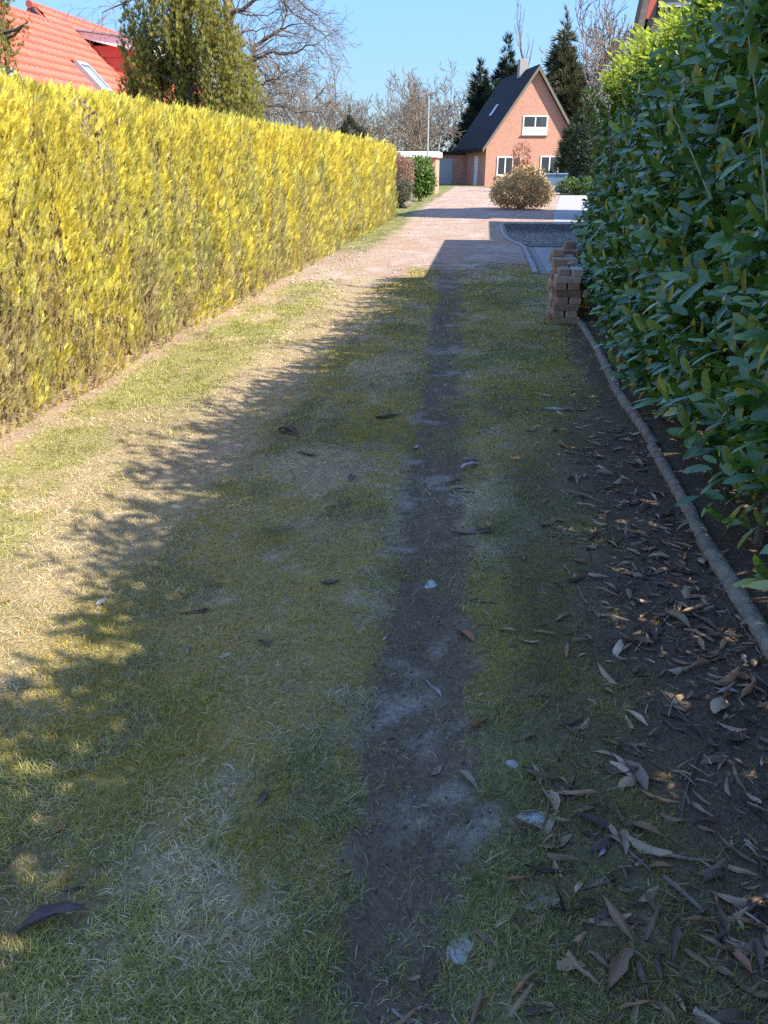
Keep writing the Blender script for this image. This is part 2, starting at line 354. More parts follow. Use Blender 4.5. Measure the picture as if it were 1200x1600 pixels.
# ------------------------------------------------------------------ paving, kerb and gravel bed on the right beyond the lawn
def sheet(name, poly, z, mat, n=None):
    return tag(link(name, mesh_py(name, [(p[0], p[1], z) for p in poly], [tuple(range(len(poly)))], mat)), kind='structure')
pave = sheet('pavement', [(0.86, 11.9), (2.6, 11.9), (2.6, 16.0), (0.86, 16.0)], 0.006, M_joint)
pm = mesh_py('paver', *(lambda b: (b.v, b.f))(MB().box((0, 0, 0), (0.194, 0.094, 0.05), 0, 0.004)), M_paver)
for j in range(40):
    for i in range(9):
        x = 0.98 + i * 0.2 + (0.1 if j % 2 else 0); y = 11.97 + j * 0.1
        if y > 15.9 or x > 2.45: continue
        if i * j > 230 : continue
        p = link('paver', pm, pave); p.location = (x, y, -0.012 + random.uniform(-.002, .002)); p.rotation_euler = (0, 0, random.uniform(-.01, .01))
apron = sheet('pavement_far', [(1.6, 19.5), (9, 19.5), (14, 60), (5.5, 60), (2.5, 30)], 0.009, M_paver)
bed_poly = [(0.62, 17.0), (0.98, 16.05), (3.4, 16.05), (3.4, 22.6), (0.66, 22.6), (0.55, 19.5)]
bed = sheet('gravel_bed', bed_poly, 0.012, M_joint)
kb = sheet('kerb', [(0.74, 11.9), (0.86, 11.9), (0.86, 16.0), (0.74, 16.0)], 0.007, M_joint)
kpath = [(0.80, 11.95), (0.80, 15.9), (0.74, 16.5), (0.60, 17.1), (0.50, 18.0), (0.45, 19.2), (0.44, 20.5), (0.47, 22.5)]
kd = np.array(kpath); kl = np.concatenate([[0], np.cumsum(np.linalg.norm(np.diff(kd, axis=0), axis=1))])
km = mesh_py('kerb_stone', *(lambda b: (b.v, b.f))(MB().box((0, 0, 0), (0.08, 0.485, 0.17), 0, 0.012)), M_kerb)
for s in np.arange(0.25, kl[-1] - 0.2, 0.5):
    a = np.array([np.interp(s - .2, kl, kd[:, 0]), np.interp(s - .2, kl, kd[:, 1])]); b = np.array([np.interp(s + .2, kl, kd[:, 0]), np.interp(s + .2, kl, kd[:, 1])]); c = (a + b) / 2; d = b - a
    o = link('kerb_stone', km, kb); o.location = (c[0], c[1], -0.045 + random.uniform(-.006, .006)); o.rotation_euler = (0, 0, math.atan2(d[1], d[0]) - math.pi / 2)

def stones(name, x, y, z, size, cols, label, sunk=0.35):
    tv = np.array([[1, 0, 0], [0.2, 0.9, 0.05], [-0.85, 0.45, 0], [-0.7, -0.6, 0.05], [0.35, -0.9, 0], [0.1, 0.05, 0.75], [-0.1, 0, -0.7]])
    tf = [(i, (i + 1) % 5, 5) for i in range(5)] + [((i + 1) % 5, i, 6) for i in range(5)]
    n = len(x); a = rng.random(n) * 6.28; sx = size * rng.uniform(.7, 1.3, n); sy = size * rng.uniform(.6, 1.1, n); sz = size * rng.uniform(.5, .9, n)
    A = np.zeros((n, 3, 3)); A[:, 0, 0] = np.cos(a) * sx; A[:, 1, 0] = np.sin(a) * sx; A[:, 0, 1] = -np.sin(a) * sy; A[:, 1, 1] = np.cos(a) * sy; A[:, 2, 2] = sz
    V, F, C = inst(tv, tf, A, np.stack([x, y, z + sz * sunk], 1), cols)
    return tag(link(name, mesh_np(name, V, F, M_gravel, C)), label, 'gravel', kind='stuff')
n = 5200
x = rng.uniform(0.5, 3.3, n); y = rng.uniform(16.1, 22.5, n); k = x > np.interp(y, [16, 17, 18.5, 22.5], [0.95, 0.7, 0.58, 0.55]); x, y = x[k], y[k]
c = rng.choice([0, 1, 2], len(x), p=[.45, .35, .2]); dk = sst(18.6, 20.3, y + rng.normal(0, .3, len(x)))
cc = np.array([[.33, .31, .29], [.24, .22, .21], [.42, .38, .33]])[c] * (1 - 0.65 * dk)[:, None]
stones('gravel', x, y, np.full(len(x), 0.012), np.full(len(x), 0.025), cc, 'grey loose gravel filling the bed beyond the pavers')
n = 5200
x = rng.uniform(-2.6, 0.8, n); y = 9.5 + 20 * rng.random(n) ** 1.6
pr = 0.12 + 0.75 * (1 - sst(-2.2, -1.6, x)) * (1 - sst(14, 18, y)) ; k = (rng.random(n) < pr) & (gravel_mask(x, y) > 0.35); x, y = x[k], y[k]
cc = np.array([[.55, .5, .46], [.5, .38, .32], [.4, .27, .2]])[rng.integers(0, 3, len(x))] * rng.uniform(.8, 1.1, (len(x), 1))
stones('loose_stones', x, y, gz(x, y) + .004, 0.008 + 0.014 * rng.random(len(x)) ** 3 + .0004 * y, cc, 'pale loose stones scattered along the pinkish drive')

# ------------------------------------------------------------------ grass, straw and moss on the shaded lawn
def sample_lawn(nn, ymin=0.55, ymax=13.2, p=1.0):
    y = ymin * (ymax / ymin) ** rng.random(nn)
    xl = np.maximum(HX - 0.05, -0.35 - 0.82 * y); xr = np.minimum(LX + 0.25, 0.25 + 0.55 * y)
    return xl + (xr - xl) * rng.random(nn), y
def blades(name, x, y, L, W, lean, cols, mat, label, cat):
    n = len(x); yaw = rng.random(n) * 6.283; d = np.stack([np.cos(yaw), np.sin(yaw), np.zeros(n)], 1); s = np.stack([-np.sin(yaw), np.cos(yaw), np.zeros(n)], 1)
    s = nrm(s + 0.6 * rng.normal(0, 1, (n, 3)) * np.array([1, 1, .5])); up = np.array([0, 0, 1.0])
    B = np.stack([x, y, gz(x, y) - 0.002], 1)
    l1 = lean; l2 = lean + rng.uniform(0.1, 0.9, n); side = s * rng.normal(0, .18, n)[:, None]
    m = B + (L * .55)[:, None] * (d * np.sin(l1)[:, None] + up * np.cos(l1)[:, None] + side)
    t = m + (L * .5)[:, None] * (d * np.sin(l2)[:, None] + up * np.maximum(np.cos(l2), -0.12)[:, None] + 1.5 * side)
    m[:, 2] = np.maximum(m[:, 2], B[:, 2] + .003); t[:, 2] = np.maximum(t[:, 2], B[:, 2] + .003)
    w = (W / 2)[:, None] * s
    V = np.stack([B - w, B + w, m - w * .8, m + w * .8, t], 1).reshape(-1, 3); i = (np.arange(n) * 5)[:, None, None]
    F = (i + np.array([[0, 1, 3], [0, 3, 2], [2, 3, 4]])[None]).reshape(-1, 3)
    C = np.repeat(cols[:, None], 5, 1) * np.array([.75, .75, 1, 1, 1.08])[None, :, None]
    return tag(link(name, mesh_np(name, V, F, mat, C.reshape(-1, 3))), label, cat, kind='stuff')
x, y = sample_lawn(640000)
m = masks(x, y)
cover = (1 - 0.9 * m['tr']) * (1 - 0.9 * m['lit']) * (1 - 0.75 * m['hb']) * (1 - 0.97 * m['g']) * (1 - 0.75 * m['tl']) * (1 - 0.55 * m['moss'])
cl = fbm(x * 11, y * 11, 41); cover = cover * (.12 + .88 * sst(0.32, 0.6, cl)) * (1 - .72 * m['rt'])
k = rng.random(len(x)) < cover * 0.8; x, y = x[k], y[k]; m = masks(x, y); n = len(x); dist = np.hypot(y, EYE) 
dry = rng.random(n) < np.clip(0.16 + 0.7 * m['dry'], 0, .9)
grn = np.array([[.34, .33, .08], [.45, .42, .12], [.24, .27, .09], [.55, .5, .18]])[rng.integers(0, 4, n)]
gl = band(x, -2.6, -1.85, .14) * sst(.3, .48, m['n1']); grn = lerp(grn, [.34, .34, .09], gl * .8); dry0 = gl
stw = np.array([[.68, .57, .37], [.58, .45, .27], [.74, .64, .45], [.48, .36, .21]])[rng.integers(0, 4, n)]
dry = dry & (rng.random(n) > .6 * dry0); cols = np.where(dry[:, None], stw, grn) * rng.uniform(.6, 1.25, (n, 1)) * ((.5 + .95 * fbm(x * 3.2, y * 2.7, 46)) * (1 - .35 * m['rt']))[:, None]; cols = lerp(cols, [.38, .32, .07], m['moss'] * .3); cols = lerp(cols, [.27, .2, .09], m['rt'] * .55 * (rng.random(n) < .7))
L = np.where(dry, rng.uniform(.02, .06, n), rng.uniform(.018, .052, n)) * (0.4 + 0.8 * fbm(x * 7, y * 7, 44)); W = np.maximum(.0019, .00072 * dist) * rng.uniform(.8, 1.4, n)
lean = np.where(dry, rng.uniform(.9, 1.5, n), rng.uniform(.2, 1.2, n))
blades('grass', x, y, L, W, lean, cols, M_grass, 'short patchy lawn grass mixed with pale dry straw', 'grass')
x, y = sample_lawn(480000); m = masks(x, y)
k = rng.random(len(x)) < np.clip(m['moss'] * (1 - m['tr']) * (1 - m['lit']) * (1 - m['g']), 0, 1) * .8 + .03 * (1 - m['g']) * (1 - m['tr']); x, y = x[k], y[k]; n = len(x); dist = np.hypot(y, EYE)
mc = lerp(np.ones((n, 3)) * np.array([.54, .41, .06]), [.44, .38, .075], sst(.35, .65, fbm(x * 6, y * 6, 51))) * rng.uniform(.55, 1.3, (n, 1)) * (1 - .45 * masks(x, y)['rt'])[:, None]
blades('moss', x, y, rng.uniform(.007, .02, n), np.maximum(.0016, .0008 * dist) * rng.uniform(.8, 1.3, n), rng.uniform(0, .8, n), mc, M_moss, 'olive yellow moss cushions spreading between the grass', 'moss')

n = 9000; y = .7 * (10 / .7) ** rng.random(n); x = rng.uniform(-.6, 1.0, n); m = masks(x, y); k = rng.random(n) < np.maximum(m['tr'], m['lit'] * .8) * .8; x, y = x[k], y[k]
cc = np.array([[.15, .11, .085], [.24, .19, .15], [.1, .075, .06], [.34, .3, .26]])[rng.choice(4, len(x), p=[.4, .3, .22, .08])]
stones('soil_crumbs', x, y, gz(x, y), .0018 + .004 * rng.random(len(x)) ** 2 + .0004 * y, cc, 'small crumbs of soil and grit on the bare track')
# ------------------------------------------------------------------ clipped golden conifer hedge
def golden_hedge():
    root = thing('golden_hedge', 'long clipped golden yellow conifer hedge lining the drive', 'hedge', (HX - .5, 12, 0))
    Y0, Y1, HT, DEP = 1.2, 25.0, 2.02, 1.1
    # woody inside mass
    ys_ = np.arange(Y0 + .05, Y1, 0.12); prof = [(0.16, 0.0), (.12, .25), (.07, .6), (.07, 1.2), (.09, 1.78), (.2, 1.9), (DEP - .2, 1.92), (DEP - .05, 1.78), (DEP, .6), (DEP, 0)]
    V = []; k = len(prof)
    for i, yy in enumerate(ys_):
        e = 0.12 if i in (0, len(ys_) - 1) else 0
        for d, z in prof:
            V.append((HX - d - e * (.5 - d) + float(.05 * (vnoise(yy * 2.3, z * 3, 61) - .5)), yy, max(0, z - e * .6 + float(.05 * (vnoise(yy * 1.7, d * 4, 62) - .5)) * (z > .1))))
    F = [(i * k + j, (i + 1) * k + j, (i + 1) * k + j + 1, i * k + j + 1) for i in range(len(ys_) - 1) for j in range(k - 1)] + [tuple(range(k)), tuple((len(ys_) - 1) * k + j for j in range(k - 1, -1, -1))]
    link('inner_branches', mesh_py('inner_branches', V, F, M_core, True), root)
    for yy in np.arange(1.8, 29, .62):
        if yy > 16: break
        xx = HX - .16 + random.uniform(-.05, .03)
        MB().tube([(xx, yy, -.03), (xx - .03, yy + random.uniform(-.04, .04), .3), (xx - .08, yy + random.uniform(-.08, .08), .7)], [.022, .018, .012], 6).build('stem', M_bark, root, True)
    # sprays
    tv = []; tf = []
    def dia(p, q, wd, bend):
        p = np.array(p); q = np.array(q); d = q - p; s = np.array([d[2], 0, -d[0]]); s = s / np.linalg.norm(s) * wd; mm = p + d * .45; b = len(tv)
        for v in (p, mm + s, q, mm - s): tv.append([v[0], bend * v[2] ** 2 + .25 * abs(v[0]), v[2]])
        tf.extend([(b, b + 1, b + 2), (b, b + 2, b + 3)])
    for i in range(4):
        z = .12 + .19 * i; l = .5 - .07 * i
        for sgn in (-1, 1): dia((0, 0, z), (sgn * l * .5, 0, z + l * .85), .05, .2)
    dia((0, 0, .55), (0, 0, 1.12), .055, .2); dia((0, 0, 0), (0, 0, .62), .04, .2)
    tv = np.array(tv)
    Vs, Fs, Cs = [], [], []; off = 0
    for a, b, dens, sz in ((Y0, 3.6, 500, 1.3), (3.6, 8, 2150, .9), (8, 13, 950, 1.25), (13, 20, 450, 1.75), (20, Y1, 230, 2.3)):
        nf = int(dens * (b - a) * HT); ntp = int(dens * .75 * (b - a) * .55)
        yy = rng.uniform(a, b, nf + ntp); zz = np.concatenate([rng.uniform(0, 1, nf) ** .9 * HT - .05, np.full(ntp, HT)])
        top = np.arange(nf + ntp) >= nf
        dep = np.where(top, rng.uniform(0, .6, nf + ntp), 0)
        lump = .11 * (fbm(yy * 1.1, zz * .55, 65) - .5) + .09 * (fbm(yy * 4.5, zz * 1.3, 66) - .5) + .05 * (fbm(yy * 11, zz * 3.5, 69) - .5)
        rnd_top = .14 * sst(HT - .28, HT, zz) ** 2 - .02 * sst(.5, 0, zz)
        rnd_end = .35 * sst(Y1 - .5, Y1, yy)
        xx = HX - .02 + lump * 1.2 - np.where(top, .1 + dep, rnd_top) - rnd_end
        zz = np.where(top, HT - .13 + .06 * (fbm(yy * 3.5, dep * 5, 67) - .5) + .09 * (fbm(yy * .6, dep, 68) - .5) - .12 * sst(Y1 - 1.2, Y1, yy), zz * .955)
        # dead, thin patches low down and dark slots
        hole = fbm(yy * 5, zz * 1.5, 71); bare = .4 * sst(.62, .74, fbm(yy * 2.2, zz * 2.2, 72) + .16 * sst(.7, .05, zz)) * sst(.95, .5, zz)
        keep = (rng.random(nf + ntp) < np.where(top, 1, .35 + .65 * sst(.27, .42, hole))) & (rng.random(nf + ntp) > bare * .75) & (rng.random(nf + ntp) < .6 + .4 * sst(0, .15, zz))
        xx, yy, zz, top, dep, lump, bare = [q[keep] for q in (xx, yy, zz, top, dep, lump, bare)]; n = len(xx)
        strk = fbm(yy * 7, zz * 1.4, 73) * .55 + fbm(yy * 2.0, zz * .8, 74) * .45; fine = rng.random(n)
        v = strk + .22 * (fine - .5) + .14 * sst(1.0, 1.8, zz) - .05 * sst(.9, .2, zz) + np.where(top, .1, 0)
        c = lerp(np.ones((n, 3)) * np.array([.45, .43, .18]), [.58, .56, .16], sst(.32, .46, v)); c = lerp(c, [.7, .61, .095], sst(.44, .6, v)); c = lerp(c, [.78, .67, .12], sst(.6, .74, v))
        tan = sst(.5, .66, fbm(yy * 4, zz * 3, 75)) * sst(1.9, .5, zz); c = lerp(c, [.5, .4, .24], tan * .6 * (fine < .65)); c = lerp(c, [.3, .2, .13], bare * .9)
        c = lerp(c, [.56, .36, .05], sst(.55, .72, fbm(yy * 3, zz * 2, 76)) * sst(1.2, 1.8, zz) * .5)
        c = lerp(c, [.22, .23, .08], sst(.56, .72, fbm(yy * 6, zz * 2.5, 77)) * .4 * (fine > .4)) * rng.uniform(.72, 1.18, (n, 1))
        out = np.where(top, .1, rng.uniform(-.05, .6, n)); ax = np.stack([out + rng.normal(0, .1, n), rng.normal(-.04, .33, n), np.ones(n)], 1)
        Y = np.stack([np.ones(n), rng.normal(0, .9, n), rng.normal(0, .2, n)], 1)
        z_ = nrm(ax); xl = nrm(np.cross(Y, z_)); yl = np.cross(z_, xl)
        S = rng.uniform(.05, .10, n) * sz * np.where(top, rng.uniform(.5, .95, n), 1) * (1 + .5 * (rng.random(n) < .08))
        A = np.stack([xl * .8, yl, z_], -1) * S[:, None, None]
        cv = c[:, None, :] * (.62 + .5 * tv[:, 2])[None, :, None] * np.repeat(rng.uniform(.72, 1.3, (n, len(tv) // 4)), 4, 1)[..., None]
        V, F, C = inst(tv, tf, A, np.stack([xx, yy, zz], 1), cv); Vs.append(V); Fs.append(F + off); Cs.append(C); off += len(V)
    # the far end face
    n = 1500; xx = HX - rng.uniform(.1, DEP, n); zz = rng.uniform(0, HT - .1, n); ax = np.stack([rng.normal(0, .3, n), rng.uniform(.2, .7, n), np.ones(n)], 1); z_ = nrm(ax)
    xl = nrm(np.cross(np.stack([rng.normal(0, .9, n), np.ones(n), np.zeros(n)], 1), z_)); A = np.stack([xl, np.cross(z_, xl), z_], -1) * .18
    V, F, C = inst(tv, tf, A, np.stack([xx, np.full(n, Y1 - .05), zz], 1), np.array([[.45, .4, .08]]) * rng.uniform(.6, 1.2, (n, 1))); Vs.append(V); Fs.append(F + off); Cs.append(C)
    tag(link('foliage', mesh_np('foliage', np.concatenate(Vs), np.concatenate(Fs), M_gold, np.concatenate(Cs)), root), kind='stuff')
golden_hedge()

# ------------------------------------------------------------------ cherry laurel hedge
def leaf_template(segs, fold=.22, droop=.25, wid=.18):
    ts = {4: [0, .2, .55, .88, 1], 3: [0, .32, .82, 1], 2: [0, .45, 1]}[segs]
    wf = lambda t: wid * (math.sin(math.pi * min(1, t) ** 1.15)) ** .55 if 0 < t < 1 else 0
    V = []; F = []; rows = []
    for t in ts:
        z = -droop * t * t
        if t in (0, 1): rows.append([len(V)]); V.append((t, 0, z))
        else:
            wv = wf(t); rows.append([len(V), len(V) + 1, len(V) + 2]); V += [(t, wv, z + fold * wv), (t, 0, z), (t, -wv, z + fold * wv)]
    for a, b in zip(rows[:-1], rows[1:]):
        if len(a) == 1: F += [(a[0], b[1], b[0]), (a[0], b[2], b[1])]
        elif len(b) == 1: F += [(a[0], a[1], b[0]), (a[1], a[2], b[0])]
        else: F += [(a[0], a[1], b[1]), (a[0], b[1], b[0]), (a[1], a[2], b[2]), (a[1], b[2], b[1])]
    return np.array(V), F
LEAF4 = leaf_template(4); LEAF3 = leaf_template(3); LEAF2 = leaf_template(2)
LY0, LY1, LH = -2.6, 10.4, 2.3
def laurel_top(y):
    return LH + .26 * band(y, 1.6, 4.8, .7) - .06 * sst(.8, -.5, y)
def laurel_face(y, z):
    f = 1.17 - .2 * np.exp(-((z - .55) / .65) ** 2) + .20 * sst(1.4, 2.6, z) + .03 * sst(.2, 0, z) + .14 * (fbm(y * 1.1, z * 1.1, 81) - .5)
    return f + .22 * sst(LY1 - 1.2, LY1 + .1, y) + .16 * sst(4.5, 9.0, y)
def laurel_hedge():
    root = thing('laurel_hedge', 'tall dark green cherry laurel hedge with large glossy leaves', 'hedge', (1.6, 4, 0))
    for i, yy in enumerate(np.arange(-1.8, 10.3, .42)):
        xx = 1.5 + random.uniform(-.22, .2); h = random.uniform(1.5, 2.3)
        P = [(xx, yy, -.03)]
        for s in range(1, 5): P.append((P[-1][0] + random.uniform(-.1, .06), P[-1][1] + random.uniform(-.1, .1), h * s / 4))
        MB().tube(P, [.03, .024, .018, .013, .007], 7).build('stem', M_barkdk, root, True)
    T, AX, NR, S, C = [], [], [], [], []
    def shoots(n, pos, dr, nl, length, size, col):
        g = 2.399; d = nrm(dr); ref = nrm(np.cross(d, np.array([.31, .17, .93]))); r2 = np.cross(d, ref); ph0 = rng.random(n) * 6.28
        for k in range(nl):
            t = (k + .6) / nl; ph = ph0 + g * k + rng.normal(0, .25, n)
            rad = ref * np.cos(ph)[:, None] + r2 * np.sin(ph)[:, None]; open_ = 1.15 - .65 * t
            ax = d * np.cos(open_) + rad * np.sin(open_) + rng.normal(0, .12, (n, 3)); ax = nrm(ax)
            nr = nrm(d * math.sin(open_) - rad * math.cos(open_) + np.array([-.15, 0, .55]) + rng.normal(0, .15, (n, 3)))
            p = pos + d * (length * t)[:, None]
            T.append(p); AX.append(ax); NR.append(nr); S.append(size * rng.uniform(.75, 1.15, n) * (.8 + .3 * math.sin(math.pi * t))); C.append(col(n, t))
    base = np.array([[.065, .15, .02], [.09, .18, .024], [.05, .122, .02], [.12, .21, .03], [.15, .24, .035]])
    def colA(n, t):
        c = base[rng.integers(0, 5, n)] * rng.uniform(.7, 1.25, (n, 1)); yl = rng.random(n); c = np.where((yl < .03)[:, None], np.array([.26, .27, .03]), c); c = np.where((yl < .006)[:, None], np.array([.42, .34, .05]), c); return c
    def colT(n, t):
        return lerp(np.ones((n, 3)) * np.array([.13, .2, .025]), [.42, .46, .05], rng.random(n) * .5 + .5 * t) * rng.uniform(.8, 1.2, (n, 1))
    # outer face
    n = 3000; yy = LY0 + (LY1 - LY0) * rng.random(n); yy = np.where(rng.random(n) < .25, rng.uniform(2, 10, n), yy); zz = .1 + (laurel_top(yy) - .1) * rng.random(n) ** .9; kk = rng.random(n) < .5 + .3 * sst(3, 5, yy) + .5 * sst(.1, .7, zz); yy, zz = yy[kk], zz[kk]; n = len(yy)
    xx = laurel_face(yy, zz) + rng.uniform(.08, .30, n); dr = np.stack([-.75 + rng.normal(0, .3, n), rng.normal(-.1, .4, n), rng.uniform(.0, 1.0, n)], 1)
    shoots(n, np.stack([xx, yy, zz], 1), dr, 8, rng.uniform(.14, .3, n), rng.uniform(.1, .15, n), colA)
    # far end face
    n = 420; zz = rng.uniform(.15, LH, n); xx = 1.35 + rng.uniform(0, .9, n); dr = np.stack([rng.normal(-.2, .4, n), .8 + rng.normal(0, .3, n), rng.uniform(0, .9, n)], 1)
    shoots(n, np.stack([xx, LY1 - rng.uniform(.05, .3, n), zz], 1), dr, 8, rng.uniform(.15, .3, n), np.full(n, .11), colA)
    # top
    n = 1150; yy = rng.uniform(LY0, LY1, n); xx = rng.uniform(1.35, 2.25, n); zz = laurel_top(yy) - .12 + .22 * (fbm(yy * 1.5, xx * 1.5, 83) - .5) + rng.uniform(-.15, .05, n)
    shoots(n, np.stack([xx, yy, zz], 1), np.stack([rng.normal(-.15, .3, n), rng.normal(0, .3, n), np.ones(n)], 1), 8, rng.uniform(.14, .3, n), np.full(n, .105), colT)
    # tall soft shoots standing above the clipped top, and long ones leaning out of the face
    n = 280; yy = rng.uniform(LY0, LY1, n); xx = 1.3 + .8 * rng.random(n) ** 1.7; P0 = np.stack([xx, yy, laurel_top(yy) - .1], 1); dr = np.stack([rng.normal(-.1, .14, n), rng.normal(0, .14, n), np.ones(n)], 1); ln = rng.uniform(.15, .5, n)
    shoots(n, P0, dr, 12, ln, np.full(n, .10), colT)
    for i in range(n): MB().tube([P0[i], P0[i] + nrm(dr[i]) * ln[i]], [.006, .003], 5).build('shoot_stem', M_stem, root)
    n = 42; yy = rng.uniform(1.5, LY1 - .5, n); zz = rng.uniform(.7, 2.2, n); P0 = np.stack([laurel_face(yy, zz) + .05, yy, zz], 1); dr = np.stack([-.35 + rng.normal(0, .1, n), rng.normal(0, .2, n), np.ones(n)], 1); ln = rng.uniform(.25, .5, n)
    shoots(n, P0, dr, 10, ln, np.full(n, .11), colA)
    for i in range(n): MB().tube([P0[i], P0[i] + nrm(dr[i]) * ln[i]], [.006, .003], 5).build('shoot_stem', M_stem, root)
    # two conspicuous long shoots near the front of the hedge
    for (a, b), nl, sz in (((at_x(1199, 345, 1.0), at_x(1163, 8, 1.0)), 15, .12), ((at_x(1112, 312, .98), at_x(1042, 162, .98)), 16, .1)):
        P0 = np.array([a]); dr = np.array([b - a]); ln = np.array([np.linalg.norm(b - a)])
        shoots(1, P0, dr, nl, ln, np.array([sz]), lambda n, t: np.array([[.05, .11, .025]]) * (.8 + .8 * t))
        MB().tube([a, (a + b) / 2 + np.array([.01, .0, 0]), b], [.006, .005, .003], 6).build('shoot_stem', M_stem, root)
    T, AX, NR, S, C = [np.concatenate(q) for q in (T, AX, NR, S, C)]
    # leaves that hang over the poles stay off the ground
    T[:, 2] = np.maximum(T[:, 2], .1)
    A = frames(AX, np.cross(np.cross(AX, NR), AX) * 0 + NR)
    # frames(): side = up x ax ; normal = ax x side
    px_, py_, dz_ = proj(T); vis = (dz_ > .5) & (px_ > 880) & (px_ < 1230) & (py_ > -40) & (py_ < 1000) & (T[:, 0] < laurel_face(T[:, 1], T[:, 2]) + .08)
    score = np.where(vis, S / np.maximum(dz_, .3), 0); near = np.argsort(-score)[:300]; mask = np.ones(len(T), bool); mask[near] = False
    variants = []
    for vi, cc in enumerate([(.06, .14, .02), (.088, .175, .024), (.125, .215, .03), (.32, .31, .045)]):
        variants.append(mesh_np('leaf', LEAF4[0], LEAF4[1], M_laurel, np.tile(np.array(cc), (len(LEAF4[0]), 1)), True))
    for i in near:
        g = C[i][1]; vi = 3 if C[i][0] > .19 else (0 if g < .145 else 1 if g < .19 else 2)
        o = link('leaf', variants[vi], root); mt = Matrix.Identity(4)
        for r_ in range(3):
            for c_ in range(3): mt[r_][c_] = float(A[i, r_, c_] * S[i])
            mt[r_][3] = float(T[i, r_])
        o.matrix_basis = mt
    ry, rz_ = T[:, 1], T[:, 2]
    fr = mask & ((T[:, 1] > 1.0) & (T[:, 0] < laurel_face(ry, rz_) + .25) | (rz_ > LH - .15))
    yg = fr & (C[:, 0] > .1) & (rz_ > laurel_top(ry) - .3); fr = fr & ~yg
    Vy, Fy, Cy = inst(LEAF3[0], LEAF3[1], A[yg] * S[yg][:, None, None], T[yg], C[yg])
    tag(link('young_leaves', mesh_np('young_leaves', Vy, Fy, M_young, Cy, True), root), kind='stuff')
    V1, F1, C1 = inst(LEAF4[0], LEAF4[1], A[fr] * S[fr][:, None, None], T[fr], C[fr])
    bk = mask & ~fr & ~yg
    V2, F2, C2 = inst(LEAF2[0], LEAF2[1], A[bk] * S[bk][:, None, None], T[bk], C[bk])
    # leaves filling the inside
    n = 62000; yy = rng.uniform(LY0, LY1 - .1, n); yy = np.where(rng.random(n) < .15, rng.uniform(LY0, 3.2, n), yy); zz = .15 + (laurel_top(yy) - .15) * np.where(rng.random(n) < .25 + .3 * (yy < 3.2), 1 - .28 * rng.random(n), rng.random(n)); xx = laurel_face(yy, zz) + rng.uniform(.2, 1.25, n)
    A3 = frames(rng.normal(0, 1, (n, 3)), np.stack([rng.normal(0, .6, n), rng.normal(0, .6, n), np.ones(n)], 1)) * .15
    V3, F3, C3 = inst(LEAF2[0], LEAF2[1], A3, np.stack([xx, yy, zz], 1), base[rng.integers(0, 4, n)] * rng.uniform(.6, 1.1, (n, 1)))
    V = np.concatenate([V1, V2, V3]); F = np.concatenate([F1, F2 + len(V1), F3 + len(V1) + len(V2)]); Cc = np.concatenate([C1, C2, C3])
    tag(link('foliage', mesh_np('foliage', V, F, M_laurel, Cc, True), root), kind='stuff')
laurel_hedge()

# ------------------------------------------------------------------ edging poles, wire
cuts = [8.02, 6.62, 5.55, 4.25, 3.05, 1.75, .2]
lab = ['round weathered edging pole ending at the brick stack', 'second round edging pole from the brick stack', 'third round edging pole from the brick stack', 'fourth round edging pole from the brick stack',
       'fifth round edging pole from the brick stack', 'sixth round edging pole from the brick stack']
jx = [LX + .0 + random.uniform(-.018, .018) - .004 * c_ for c_ in cuts]
for i in range(6):
    a, b = cuts[i] - .01, cuts[i + 1] + .025; P = []; R_ = []; rr = random.uniform(.029, .039); e0, e1 = jx[i] + random.uniform(-.022, .022), jx[i + 1] + random.uniform(-.022, .022); kn = [random.random() for _ in range(3)]
    for t in np.linspace(0, 1, 26):
        yy = a + (b - a) * t; P.append((e0 + (e1 - e0) * t + random.uniform(-.0015, .0015), yy, float(gz(LX - .06, yy)) * .5 + .02 + .004 * math.sin(i * 2 + t * 3)))
        R_.append(rr * (1.04 - .1 * t + sum(.1 * math.exp(-((t - q) / .025) ** 2) for q in kn) + random.uniform(-.035, .035)))
    o = MB().tube(P, R_, 11).build('edging_pole', M_log, None, True); tag(o, lab[i], 'edging pole', 'round wooden poles edging the laurel bed')
for z, q, lb in ((.13, 1.14, 'thin straight wire strung low along the laurel stems'), (.34, 1.18, 'upper thin wire strung along the laurel stems')):
    o = MB().tube([(q, .3, z), (q - .01, 3, z - .015), (q, 6, z), (q, 8.6, z)], .0022, 5).build('fence_wire', M_wire); tag(o, lb, 'wire')
for yy, pl in ((.3, 'fourth from'), (3.0, 'third from'), (5.9, 'second from'), (8.6, 'nearest')):
    o = MB().box((1.185, yy, .2), (.03, .03, .5), 0, .004).build('fence_post', M_bark); tag(o, 'short brown fence post among laurel stems, %s the brick stack' % pl, 'post', 'short posts in the laurel hedge')

